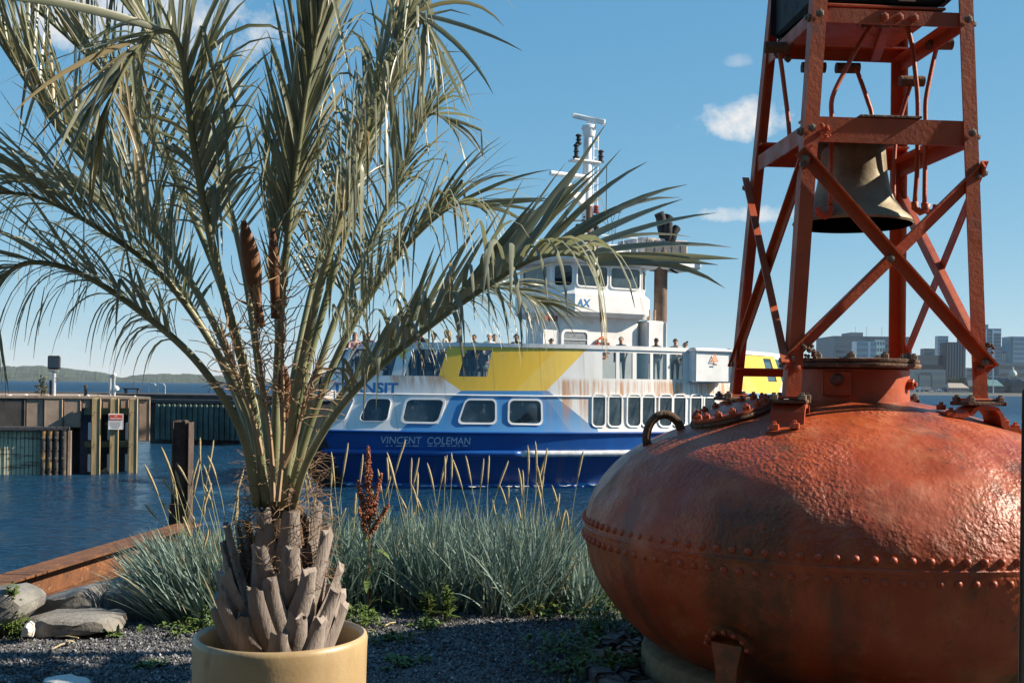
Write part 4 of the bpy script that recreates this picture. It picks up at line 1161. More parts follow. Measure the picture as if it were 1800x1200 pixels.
def make_body(pose):
    P = POSES[pose]; sit = pose == 'sit'
    dz = -.42 if sit else 0.0
    V_ = []; E = []; RAD = []; REG = []
    def node(p, r_, par=None):
        V_.append(p); RAD.append(r_)
        if par is not None: E.append((par, len(V_) - 1))
        return len(V_) - 1
    pel = node((0, 0, .96 + dz), (.155, .115))
    sp = node((0, .0, 1.12 + dz), (.135, .10), pel)
    ch = node((0, .0, 1.32 + dz), (.16, .115), sp)
    nk = node((0, .0, 1.465 + dz), (.056, .056), ch)
    hb = node((0, .02, 1.545 + dz), (.072, .085), nk)
    hd = node((0, .025, 1.63 + dz), (.076, .092), hb)
    tp = node((0, .02, 1.70 + dz), (.05, .06), hd)
    for s_, e, w in ((1, P['el'], P['wr']), (-1, P['el2'], P['wr2'])):
        sh = node((s_ * .185, 0, 1.40 + dz), (.058, .058), ch)
        ez = e if not sit else (e[0], e[1], 1.13 + dz)
        wz = w if not sit else (w[0], w[1], 1.0 + dz)
        el = node(ez, (.043, .043), sh)
        wr = node(wz, (.028, .032), el)
        d = (Vector(wz) - Vector(ez)).normalized()
        node(tuple(Vector(wz) + d * .085), (.016, .036), wr)
        hip = node((s_ * .095, .0, .90 + dz), (.092, .092), pel)
        if sit:
            kn = node((s_ * .11, .44, .50), (.060, .060), hip); an = node((s_ * .11, .42, .09), (.038, .038), kn); node((s_ * .12, .57, .04), (.035, .03), an)
        else:
            kn = node((s_ * .10, .02, .50), (.058, .058), hip); an = node((s_ * .10, -.01, .09), (.038, .038), kn); node((s_ * .115, .14, .035), (.035, .03), an)
    me = bpy.data.meshes.new('skeleton'); me.from_pydata(V_, E, [])
    ob = bpy.data.objects.new('skeleton', me); COL.objects.link(ob)
    md = ob.modifiers.new('skin', 'SKIN'); md.use_smooth_shade = True
    for i, d in enumerate(me.skin_vertices[0].data): d.radius = RAD[i]; d.use_root = (i == 0)
    sd = ob.modifiers.new('sub', 'SUBSURF'); sd.levels = 2; sd.render_levels = 2
    dg = bpy.context.evaluated_depsgraph_get()
    out = bpy.data.meshes.new_from_object(ob.evaluated_get(dg))
    bpy.data.objects.remove(ob)
    # fingers and nose joined to the same mesh
    b = MB()
    b.add([v.co.copy() for v in out.vertices], [list(p.vertices) for p in out.polygons])
    for s_, e, w in ((1, P['el'], P['wr']), (-1, P['el2'], P['wr2'])):
        ez = Vector(e if not sit else (e[0], e[1], 1.13 + dz)); wz = Vector(w if not sit else (w[0], w[1], 1.0 + dz))
        d = (wz - ez).normalized(); q = d.orthogonal().normalized(); q = Vector((1, 0, 0)) - d.x * d; q.normalize(); n_ = d.cross(q)
        for i, L in enumerate((.062, .075, .072, .055)):
            o = wz + d * .085 + q * (.022 * (i - 1.5))
            b.tube([o - d * .02, o + d * L * .5 - n_ * .006, o + d * L * .85 - n_ * .024], lambda u: .0095 - .003 * u, 6)
        o = wz + d * .04 + q * .03 * -s_
        b.tube([o, o + d * .025 - q * .025 * s_, o + d * .055 - q * .03 * s_], lambda u: .011 - .003 * u, 6)
    b.tube([V(0, .105, 1.66 + dz), V(0, .128, 1.615 + dz), V(0, .112, 1.605 + dz)], lambda u: .010 + .005 * u, 6)
    for s_ in (-1, 1): b.tube([V(s_ * .078, .02, 1.65 + dz), V(s_ * .088, .01, 1.63 + dz), V(s_ * .078, .015, 1.60 + dz)], .014, 6)
    m2 = b.mesh('body', [SKINM[0], CLOTH['white'], CLOTH['navy'], CLOTH['black']], True)
    mi = []
    for p in m2.polygons:
        c = p.center; z = c.z - dz
        if sit and c.y > .09 and c.z < .66: reg = 3 if c.z < .13 else 2
        elif not sit and c.z < .11: reg = 3
        elif z < .98 and abs(c.x) < .21 and not (not sit and abs(c.x) > .175 and c.y > .05): reg = 2
        elif z > 1.475: reg = 0
        elif abs(c.x) < .19 or z > 1.2: reg = 1 if not (pose in ('rail', 'phone') and c.y > .2) else 0
        else: reg = 0
        mi.append(reg)
    m2.polygons.foreach_set('material_index', mi)
    return m2, dz
BODY = {p: make_body(p) for p in POSES}
def hair_mesh(kind, dz):
    b = MB()
    rows = []
    lim = {'short': 100, 'long': 130, 'bun': 105, 'cap': 85}[kind]
    for i in range(8):
        th = R(lim * i / 7); row = []
        for j in range(18):
            ph = 2 * math.pi * j / 18
            cut = 1.0 if math.sin(ph) < .25 else .56      # hairline above the face
            t = th * cut
            r_ = 1.0
            row.append(V(.088 * math.sin(t) * math.cos(ph) * r_, .012 + .108 * math.sin(t) * math.sin(ph) * r_, 1.632 + dz + .098 * math.cos(t)))
        rows.append(row)
    b.grid(rows, closed=True)
    if kind == 'long':
        b.tube([V(0, -.05, 1.66 + dz), V(0, -.09, 1.58 + dz), V(0, -.10, 1.45 + dz), V(0, -.11, 1.32 + dz)], lambda u: (.075, .085, .07, .03)[min(3, int(u * 3 + .01))], 12)
    if kind == 'bun':
        b.lathe([(.0, -.05), (.04, -.03), (.05, 0), (.04, .03), (0, .05)], 12, V(0, -.07, 1.745 + dz))
    if kind == 'cap':
        b.grid([[V(.075 * math.cos(R(a)), .09 + .03 * math.sin(R(a)) + q * .075 * math.sin(R(a)), 1.672 + dz - .015 * q) for a in range(0, 181, 20)] for q in (0, 1)])
    return b.mesh('hair', [HAIRM['black']], True)
HAIRS = {}
def specs_mesh(dz):
    b = MB()
    for s_ in (-1, 1): b.bbox(V(s_ * .034, .116, 1.648 + dz), (.056, .014, .034), .006); b.bar(V(s_ * .064, .11, 1.652 + dz), V(s_ * .084, .01, 1.652 + dz), .006, .006)
    return b.mesh('sunglasses', [M_BLACK])
SPECS = {}
def person(px, inset, face, pose, skin, top, bottom, hair, hcol, specs, lab, scale=1.0, z=3.6):
    s = s_at(px, 4.9)
    for _ in range(12):            # slide along the deck until the figure stands in its pixel column
        p = fsurf(s, 4.9, -1, -inset); q = proj(FM @ V(p.x, p.y, 5.2))[0]
        s += (px - q) * .012
    p = fsurf(s, 4.9, -1, -inset)
    w = FM @ V(p.x, p.y, z + (.02 if pose == 'sit' else 0))
    me, dz = BODY[pose]
    t = thing('person', lab, 'person', w, R(face), 'passengers on the ferry deck')
    t.scale = (scale,) * 3
    o = bpy.data.objects.new('body', me); COL.objects.link(o); o.parent = t
    for i, m in enumerate((SKINM[skin], CLOTH[top], CLOTH[bottom], CLOTH['black'])):
        o.material_slots[i].link = 'OBJECT'; o.material_slots[i].material = m
    hk = (hair, pose == 'sit')
    if hk not in HAIRS: HAIRS[hk] = hair_mesh(hair, dz)
    h = bpy.data.objects.new('cap' if hair == 'cap' else 'hair', HAIRS[hk]); COL.objects.link(h); h.parent = t
    h.material_slots[0].link = 'OBJECT'; h.material_slots[0].material = CLOTH[hcol] if hair == 'cap' else HAIRM[hcol]
    if specs:
        if dz not in SPECS: SPECS[dz] = specs_mesh(dz)
        g = bpy.data.objects.new('sunglasses', SPECS[dz]); COL.objects.link(g); g.parent = t
# face: heading of the figure's front, degrees about z (0 = away from the viewer, 180 = toward)
for a in (
    (622, .55, 150, 'rail', 1, 'maroon', 'black', 'short', 'brown', 0, 'person in maroon top leaning on the ferry rail, first from the bow', 1.0),
    (631, .35, 200, 'rail', 0, 'pink', 'lightblue', 'long', 'red', 0, 'red haired person in pink top looking over the bow rail', .97),
    (643, .50, 170, 'rail', 0, 'maroon', 'grey', 'short', 'brown', 0, 'person in dark red jacket beside the red haired one at the bow', 1.0),
    (679, .55, 120, 'stand', 0, 'blue', 'navy', 'short', 'brown', 1, 'person with sunglasses and blue top turned sideways near the bow', 1.0),
    (717, .6, 160, 'rail', 0, 'white', 'navy', 'long', 'red', 0, 'long haired person in white top left of the phone holder', .95),
    (742, .35, 170, 'phone', 0, 'black', 'black', 'short', 'grey', 1, 'tall person in black shirt and sunglasses holding a phone at the rail', 1.04),
    (764, .8, 90, 'stand', 2, 'lightblue', 'navy', 'short', 'black', 0, 'dark haired bearded person in light blue shirt with backpack strap', 1.0),
    (786, 1.2, 60, 'stand', 0, 'cream', 'tan', 'long', 'blond', 0, 'blond long haired person in cream top standing tallest at the rail', 1.08),
    (806, .7, 175, 'rail', 0, 'grey', 'navy', 'cap', 'grey', 1, 'person in grey cap and grey shirt right of the blond one', .97),
    (834, .7, 150, 'stand', 1, 'black', 'black', 'short', 'black', 0, 'dark haired person in black top above the yellow panel', .97),
    (860, .8, 190, 'rail', 0, 'white', 'white', 'cap', 'white', 0, 'person in white cap and white top at the rail', 1.0),
    (869, 1.3, 200, 'stand', 0, 'tan', 'grey', 'short', 'brown', 0, 'brown haired person just behind the white capped one', 1.0),
    (908, .8, 170, 'stand', 1, 'black', 'black', 'long', 'black', 0, 'long dark haired person behind the drooping leaflets', 1.0),
    (970, 2.2, 110, 'stand', 0, 'blue', 'navy', 'short', 'brown', 1, 'person in blue shirt and sunglasses before the deckhouse door', .96),
    (1092, .8, 160, 'stand', 0, 'grey', 'black', 'cap', 'grey', 0, 'person in grey cap right of the life ring', 1.0),
    (1154, .8, 20, 'stand', 1, 'black', 'grey', 'short', 'brown', 0, 'person in black shirt seen from behind at the rail', 1.0),
    (1187, .7, 185, 'phone', 0, 'cream', 'tan', 'short', 'brown', 1, 'person with sunglasses and pale shirt left of the raft locker', 1.0),
    (1205, .8, 100, 'stand', 0, 'grey', 'black', 'bun', 'black', 0, 'person with black hair bun beside the raft locker', .93),
    (1304, .8, 60, 'stand', 0, 'maroon', 'black', 'bun', 'black', 0, 'person with black hair bun and dark patterned top behind the steel leg', 1.0),
): person(*a)
for a in (
    (668, .75, 100, 'sit', 1, 'navy', 'blue', 'short', 'black', 0, 'seated person in navy top behind the second bow screen', 1.0),
    (757, .75, 130, 'sit', 0, 'white', 'navy', 'short', 'brown', 0, 'seated person in white shirt behind the wide screen', 1.0),
    (829, .75, 150, 'sit', 0, 'grey', 'navy', 'long', 'brown', 0, 'seated person in grey top behind the yellow framed screen', 1.0),
    (848, .75, 170, 'sit', 0, 'lightblue', 'navy', 'short', 'black', 0, 'seated person in light blue top at the right of the yellow framed screen', 1.0),
): person(*a)
# ------------------------------------------------------------------ the bell buoy
BC = V(1.88, 6.2, 0); BROT = R(4.5)
buoy = thing('bell_buoy', 'big rusty orange bell buoy with riveted body and open steel tower', 'buoy', BC, BROT)
BM = ROOT[buoy.name]; BI = BM.inverted()
def m_buoy():
    k = NT('buoy_red_paint')
    x, y, z = k.sep()
    big = k.noise(1.6, 6, .6); mid = k.noise(6, 7, .65); fine = k.noise(38, 4, .6)
    col = k.mix(k.ramp(big, .32, .68), (.29, .044, .009), (.43, .078, .017))
    col = k.mix(k.math('MULTIPLY', k.ramp(mid, .48, .7), .45), col, (.50, .16, .055))
    # dark weather streaks running down the sides
    st = k.noise(2.2, 6, .65, stretch=(1, 1, .10))
    col = k.mix(k.math('MULTIPLY', k.ramp(st, .52, .68), .68), col, (.075, .036, .014))
    runs = k.math('MULTIPLY', k.ramp(k.noise(13, 6, .7, stretch=(1, 1, .07)), .50, .64), k.math('MULTIPLY', k.ramp(z, .80, .74), k.ramp(z, .30, .70, .2, 1)))
    col = k.mix(k.math('MULTIPLY', runs, .55), col, (.10, .040, .014))
    chalk = k.math('MULTIPLY', k.ramp(k.noise(3.1, 7, .7), .54, .68), .35)
    col = k.mix(chalk, col, (.46, .19, .10))
    # thin algae film
    al = k.math('MULTIPLY', k.ramp(k.noise(2.4, 7, .7), .55, .70), .55)
    col = k.mix(al, col, (.10, .085, .030))
    # two old run-off stains with their own shapes
    az = k.math('ARCTAN2', y, x)
    wob = k.math('MULTIPLY_ADD', k.noise(3, 5, .7), .22, -.11)
    for a0, wd, zt, am_ in ((-2.25, .15, 1.12, .85), (-1.262, .035, .80, .9), (-1.95, .06, .75, .5), (-2.75, .05, 1.05, .5), (-.95, .12, .98, .55)):
        dd = k.math('ABSOLUTE', k.math('SUBTRACT', k.math('ADD', az, k.math('MULTIPLY', wob, wd * 4)), a0))
        f_ = k.math('MULTIPLY', k.math('MULTIPLY', k.ramp(dd, wd * 1.25, wd * .55), k.ramp(z, zt + .06, zt - .1)), k.ramp(k.noise(9, 7, .75), .3, .6, .45, 1.0))
        col = k.mix(k.math('MULTIPLY', f_, am_), col, (.055, .034, .014))
    sp = k.math('MULTIPLY', k.ramp(k.noise(13, 8, .78), .60, .66), .75)
    col = k.mix(sp, col, (.055, .035, .028))
    col = k.mix(k.math('MULTIPLY', k.ramp(k.noise(24, 5, .7), .66, .72), .5), col, (.50, .22, .11))
    rough = k.ramp(k.noise(5, 5), .3, .7, .36, .58)
    # pitted, many times repainted plate: coarse on the upper half, smoother below
    pit = k.voronoi(60, 'SMOOTH_F1')
    amt = k.math('MULTIPLY', k.ramp(z, .60, 1.02, .05, 1.0), k.ramp(k.noise(1.9, 4), .36, .62, .10, 1.0))
    n1 = k.bump(k.math('MULTIPLY', k.math('ADD', k.math('MULTIPLY', k.noise(46, 4, .58), .7), k.math('MULTIPLY', k.noise(19, 3, .5), .6)), amt), 1.0, .014)
    n2 = k.bump(k.math('MULTIPLY', pit, amt), .5, .012, n1)
    n3 = k.bump(big, .6, .05, n2)
    return k.fin(col, rough, n3)
M_BUOY = m_buoy()
def m_tower():
    k = NT('tower_red_paint')
    big = k.noise(3, 6, .6)
    col = k.mix(k.ramp(big, .3, .7), (.33, .050, .011), (.47, .085, .018))
    col = k.mix(k.math('MULTIPLY', k.ramp(k.noise(7, 7, .7, stretch=(1, 1, .4)), .55, .7), .6), col, (.11, .06, .04))
    col = k.mix(k.math('MULTIPLY', k.ramp(k.noise(20, 6, .75), .66, .71), .8), col, (.05, .035, .03))
    return k.fin(col, k.ramp(k.noise(9, 4), .3, .7, .42, .62), k.bump(k.noise(40, 6, .65), .5, .004))
M_TOW = m_tower()
M_RUST = pbr('crusty_brown_rust', (.11, .055, .03), .85, .45, 14, .9, 60, .01, dirt=(.28, .20, .12))
M_NUT = pbr('weathered_nut', (.20, .15, .11), .6, .4, 30, .4, 90, .003, .3)
M_RNUT = pbr('red_rivet_paint', (.40, .075, .025), .5, .3, 20, .4, 70, .004)
M_BELL = None
k = NT('bronze_bell')
col = k.mix(k.ramp(k.noise(4, 6, .65), .3, .7), (.15, .115, .065), (.28, .23, .14))
col = k.mix(k.math('MULTIPLY', k.ramp(k.noise(7, 6, .7, stretch=(1, 1, .12)), .5, .68), .6), col, (.30, .27, .18))
col = k.mix(k.math('MULTIPLY', k.ramp(k.noise(5, 6, .7, stretch=(1, 1, .3)), .56, .68), .6), col, (.20, .10, .05))
M_BELL = k.fin(col, .55, k.bump(k.noise(30, 5), .35, .006), .35)
PROF = [(0, 1.565), (.2, 1.558), (.35, 1.54), (.55, 1.497), (.72, 1.446), (.9, 1.386), (1.07, 1.318), (1.2, 1.245), (1.3, 1.16), (1.39, 1.04), (1.445, .93), (1.468, .84), (1.458, .74), (1.415, .59), (1.33, .44), (1.21, .30), (1.06, .19), (.85, .12), (.5, .08), (0, .07)]
def shoulder(r_):
    for i in range(11):
        if PROF[i][0] <= r_ <= PROF[i + 1][0]:
            t = (r_ - PROF[i][0]) / (PROF[i + 1][0] - PROF[i][0]); return PROF[i][1] + (PROF[i + 1][1] - PROF[i][1]) * t
    return .84
pp = catmull([V(r_, 0, z) for r_, z in PROF], 76)
NA = 150
rows = []
for i, q in enumerate(pp):
    row = []
    for j in range(NA):
        a = 2 * math.pi * j / NA
        c = V(q.x * math.cos(a), q.x * math.sin(a), q.z)
        if .1 < i / 76 < .97 and q.x > .3:
            d = .010 * noise.noise(c * 2.2) + .007 * noise.noise(c * 5.1)
            dent = -.030 * math.exp(-((a - R(262)) / .16) ** 2 - ((q.z - 1.27) / .09) ** 2) - .022 * math.exp(-((a - R(283)) / .10) ** 2 - ((q.z - 1.22) / .08) ** 2) - .02 * math.exp(-((a - R(215)) / .12) ** 2 - ((q.z - 1.15) / .12) ** 2)
            c += V(math.cos(a), math.sin(a), .35).normalized() * (d + dent)
        row.append(c)
    rows.append(row)
body = MB().grid(rows, closed=True, flip=True).build('buoy_body', M_BUOY, buoy, smooth=True, local=True)
# riveted seam: lap strip and two rows of rivets
sb = MB().lathe([(1.462, .812), (1.471, .815), (1.474, .832), (1.471, .836), (1.462, .84)], 120, caps=False).build('seam_strip', M_BUOY, body, smooth=30, local=True)
rv = MB().lathe([(.019, -.006), (.018, .004), (.014, .012), (.006, .017), (0, .0175)], 8).mesh('rivet', [M_RNUT], True)
for row_z, rr in ((.872, 1.461), (.778, 1.462)):
    NR = 118
    for j in range(NR):
        a = 2 * math.pi * (j + (0 if row_z > .8 else .5)) / NR
        d = math.degrees(a) % 360
        if 30 < d < 150: continue
        n_ = V(math.cos(a), math.sin(a), 0)
        inst('rivet', rv, body, frame_m(n_ * rr + V(0, 0, row_z), n_ + V(0, 0, .06), V(0, 0, 1)))
# dark drain boss with its stain, right of centre
n_ = V(math.cos(R(287)), math.sin(R(287)), 0)
MB().lathe([(.035, -.01), (.035, .02), (.02, .03), (0, .03)], 14, M=frame_m((0, 0, 0), n_).to_3x3(), c=n_ * 1.462 + V(0, 0, .815)).build('drain_boss', M_RUST, body, smooth=40, local=True)
# lower anchor lug with bolted collar
def lug(az, z0=.42):
    n_ = V(math.cos(R(az)), math.sin(R(az)), -.42).normalized(); tdir = V(-math.sin(R(az)), math.cos(R(az)), 0)
    r0 = 1.315; p = V(math.cos(R(az)) * r0, math.sin(R(az)) * r0, z0)
    upv = tdir.cross(n_)
    if upv.z < 0: upv = -upv
    b = MB(); rows = []
    for q, rad in ((.0, 1.0), (.045, .98), (.05, .72), (.02, .62)):
        rows.append([p + n_ * (q + .0) + tdir * (.125 * rad * math.cos(R(a))) + upv * (.10 * rad * math.sin(R(a))) for a in range(-10, 191, 10)])
    L = b.grid(rows).build('lug_collar', M_BUOY, buoy, smooth=30, local=True); fix_normals(L)
    nb = MB().lathe([(.012, 0), (.012, .013), (.005, .02), (0, .02)], 6).mesh('bolt', [M_RNUT], False)
    for a in range(5, 180, 28):
        inst('bolt', nb, L, frame_m(p + n_ * .048 + tdir * (.106 * math.cos(R(a))) + upv * (.083 * math.sin(R(a))), n_))
    b = MB()
    b.prism([p + tdir * x + V(0, 0, z) - n_ * .02 for x, z in ((-.08, .02), (-.055, -.10), (-.052, -.24), (0, -.27), (.052, -.24), (.055, -.10), (.08, .02))], n_ * .08)
    o = b.build('lug', M_BUOY, buoy, local=True); fix_normals(o)
    MB().lathe([(.028, 0), (.028, .012), (0, .012)], 14, M=frame_m((0, 0, 0), n_).to_3x3(), c=p + n_ * .058 + V(0, 0, -.19)).build('lug_hole', M_BLACK, o, local=True)
lug(226.0); lug(316)
# drum on top with flange and bolts
drum = MB().lathe([(.325, 1.50), (.322, 1.56), (.32, 1.60), (.32, 1.712), (.31, 1.717), (0, 1.717)], 56, V(-.01, -.03, 0)).build('drum', M_TOW, buoy, smooth=35, local=True)
fl = MB().lathe([(.315, 1.719), (.375, 1.722), (.38, 1.732), (.378, 1.744), (.36, 1.748), (.37, 1.753), (.372, 1.767), (.36, 1.771), (0, 1.773)], 56, V(-.01, -.03, 0)).build('drum_flange', M_RUST, drum, smooth=30, local=True)
nut = MB().lathe([(.023, 0), (.023, .022), (.02, .024), (.012, .024), (.012, .034), (0, .036)], 6).mesh('nut', [M_NUT], False)
rnut = MB().lathe([(.021, 0), (.021, .02), (.018, .022), (.010, .022), (.009, .032), (0, .034)], 6).mesh('nut', [M_TOW], False)
for j in range(12):
    a = 2 * math.pi * (j + .35) / 12
    inst('nut', nut, drum, Matrix.Translation((-.01 + .34 * math.cos(a), -.03 + .34 * math.sin(a), 1.771)))
# inspection plate on the drum face, side plug
az = R(238); n_ = V(math.cos(az), math.sin(az), 0)
MB().bbox(n_ * .327 + V(-.01, -.03, 1.635), (.015, .15, .13), .006, M=Matrix.Rotation(az, 3, 'Z')).build('drum_plate', M_TOW, drum, local=True)
MB().lathe([(.035, 0), (.03, .02), (.018, .035), (0, .035)], 12, M=frame_m((0, 0, 0), n_).to_3x3(), c=n_ * .333 + V(-.01, -.03, 1.655)).build('drum_plug', M_RUST, drum, smooth=30, local=True)
az = R(322); n_ = V(math.cos(az), math.sin(az), 0)
inst('nut', rnut, drum, frame_m(n_ * .322 + V(-.01, -.03, 1.635), n_) @ Matrix.Scale(1.4, 4))
# bolted oval cover on the left shoulder
ca = BI @ at(1288, 722, 6.05)
cr_ = math.hypot(ca.x, ca.y); cn = V(ca.x, ca.y, 0).normalized(); cz = shoulder(cr_)
nrm = (V(cn.x, cn.y, 0) * (shoulder(cr_ - .08) - shoulder(cr_ + .08)) + V(0, 0, .16)).normalized()
Mc = frame_m(V(ca.x, ca.y, cz + .004), nrm, cn)
M3 = Mc.to_3x3()
b = MB(); b.lathe([(.235, -.02), (.24, .004), (.236, .012), (.225, .013), (.232, .018), (.23, .032), (.2, .036), (0, .037)], 36, Mc.translation, M=M3 @ Matrix.Diagonal((.95, 1.0, 1)))
cov = b.build('hatch_cover', M_TOW, buoy, smooth=30, local=True)
b = MB(); b.lathe([(.242, -.012), (.249, .002), (.243, .016)], 36, Mc.translation, M=M3 @ Matrix.Diagonal((.95, 1.0, 1)), caps=False); b.build('hatch_gasket', M_RUST, cov, smooth=30, local=True)
for j in range(16):
    a = 2 * math.pi * j / 16
    inst('nut', rnut, cov, frame_m(Mc @ V(.195 * math.cos(a), .205 * math.sin(a), .034), nrm))
# lifting ring standing on the left shoulder
pr = BI @ at(1168, 748, 6.15)
rn = V(pr.x, pr.y, 0).normalized(); rr_ = math.hypot(pr.x, pr.y); zz = shoulder(min(1.2, rr_))
b = MB(); b.tube([V(pr.x, pr.y, zz - .01) + V(rn.y, -rn.x, 0) * 0 + (rn * .10 * math.cos(a) + V(0, 0, .13 * math.sin(a))) for a in [R(x) for x in range(-20, 201, 11)]], .024, 10)
b.build('lifting_ring', M_RUST, buoy, smooth=True, local=True)
# ---- tower
def tw(z): return .532 + (.43 - .532) * (z - 1.56) / (3.6 - 1.56)
Z0, ZTOP = 1.56, 4.45
corners = {'nl': (-1, -1), 'nr': (1, -1), 'fl': (-1, 1), 'fr': (1, 1)}
def cp(c, z, inset=0.0):
    sx_, sy_ = corners[c]; h = tw(z) - inset; return V(sx_ * h + .024 * (z - 1.56), sy_ * h, z)
legs = {}
for c, (sx_, sy_) in corners.items():
    b = MB(); b.angle_iron(cp(c, Z0), cp(c, ZTOP), .075, .011, (-sx_, 0, 0), (0, -sy_, 0))
    o = b.build('leg', M_TOW, buoy, local=True); fix_normals(o); legs[c] = o
bolt_h = MB().lathe([(.022, 0), (.022, .012), (.015, .014), (.013, .026), (0, .028)], 6).mesh('bolt', [M_NUT], False)
bolt_r = MB().lathe([(.022, 0), (.022, .012), (.015, .014), (.013, .026), (0, .028)], 6).mesh('bolt', [M_RNUT], False)
def hbeam(c1, c2, z, w, nm='cross_beam', t=.011, lower=True):
    a, d = cp(c1, z, .012), cp(c2, z, .012)
    e = (d - a).normalized(); a2, d2 = a + e * .002, d - e * .002
    inward = V(-(a + d).x, -(a + d).y, 0).normalized()
    b = MB(); b.angle_iron(a2 + V(0, 0, w / 2), d2 + V(0, 0, w / 2), w, t, (0, 0, -1), inward)
    o = b.build(nm, M_TOW, buoy, local=True); fix_normals(o); return o
front_A = hbeam('nl', 'nr', 3.545, .075); hbeam('fl', 'fr', 3.60, .075); hbeam('nl', 'fl', 3.545, .07); hbeam('nr', 'fr', 3.545, .07)
front_B = hbeam('nl', 'nr', 2.945, .13); hbeam('fl', 'fr', 2.985, .12); hbeam('nl', 'fl', 2.93, .09); hbeam('nr', 'fr', 2.93, .09)
hbeam('fl', 'fr', 1.70, .05)
for zz in (2.945, 3.545):
    for c, sx_ in (('nl', -1), ('nr', 1)):
        p = cp(c, zz); inst('bolt', bolt_h, legs[c], frame_m(p + V(-sx_ * .035, -.003, 0), V(0, -1, 0)))
        inst('bolt', bolt_h, legs[c], frame_m(p + V(sx_ * .003, .04, -.01), V(sx_, 0, 0)))
for c in ('nl', 'nr', 'fl'):
    sx_ = corners[c][0]; p = cp(c, 1.71); inst('bolt', bolt_r, legs[c], frame_m(p + V(-sx_ * .04, -.003, 0), V(0, -1, 0)))
for x in (.02, .10, .18):
    inst('bolt', bolt_r, front_A, frame_m(V(x - .02, -tw(3.545) + .011, 3.545), V(0, -1, 0)))
# crossed braces on the front and both sides: flat angle bars bolted to the legs
def brace(c1, z1, c2, z2, off, w=.060):
    a, d = cp(c1, z1), cp(c2, z2)
    nrm_ = V((a + d).x, (a + d).y, 0)
    nrm_ = V(0, -1, 0) if c1[0] == 'n' and c2[0] == 'n' else (V(-1, 0, 0) if c1[1] == 'l' else V(1, 0, 0))
    a, d = a + nrm_ * off, d + nrm_ * off
    e = (d - a).normalized()
    a, d = a - e * .03, d + e * .03
    perp = e.cross(nrm_).normalized()
    if perp.z < 0: perp = -perp
    b = MB(); b.angle_iron(a + perp * w / 2 + nrm_ * .0, d + perp * w / 2, w, .009, -perp, nrm_ * (1 if off > 0 else -1))
    bb = MB(); bb.bar(a, d, w, .010, nrm_); bb.bar(a + perp * (w / 2 - .004) + nrm_ * .018, d + perp * (w / 2 - .004) + nrm_ * .018, .009, .034, nrm_)
    o = bb.build('brace', M_TOW, buoy, local=True); fix_normals(o)
    for p_ in (a + e * .05, d - e * .05): inst('bolt', bolt_h, o, frame_m(p_ + nrm_ * .006 - perp * .01, nrm_))
    return o
IN = .06
br = brace('nl', 2.80, 'nr', 1.74, .012); brace('nr', 2.74, 'nl', 1.75, -.022)
inst('bolt', bolt_h, br, frame_m(V(.01, -tw(2.27) - .022, 2.275), V(0, -1, 0)))
brace('fl', 2.82, 'nl', 1.74, .012); brace('nl', 2.78, 'fl', 1.74, -.022)
brace('nr', 2.76, 'fr', 1.76, .012); brace('fr', 2.78, 'nr', 1.74, -.022)
# crust of weld and barnacle-like rust at the joints
def lump(c, r_, n, seed, mat=M_RUST, nm='rust_crust'):
    rr = random.Random(seed); bm = bmesh.new()
    for i in range(n):
        m = Matrix.Translation(c + V(rr.uniform(-1, 1), rr.uniform(-.4, .4), rr.uniform(-1, 1)) * r_)
        bmesh.ops.create_icosphere(bm, subdivisions=1, radius=r_ * rr.uniform(.25, .5), matrix=m)
    me = bpy.data.meshes.new(nm); bm.to_mesh(me); bm.free(); me.materials.append(mat)
    o = bpy.data.objects.new(nm, me); COL.objects.link(o); o.parent = buoy; return o
lump(cp('nl', 1.79) + V(.10, -.012, 0), .036, 14, 1); lump(cp('nr', 1.80) + V(.0, -.02, .03), .03, 9, 2); lump(cp('nl', 2.93) + V(.10, -.008, .0), .032, 10, 3, M_TOW); lump(cp('nl', 2.78) + V(.02, -.02, -.02), .03, 6, 4)
lump(cp('fl', 3.52) + V(.06, -.25, .02), .05, 10, 5)
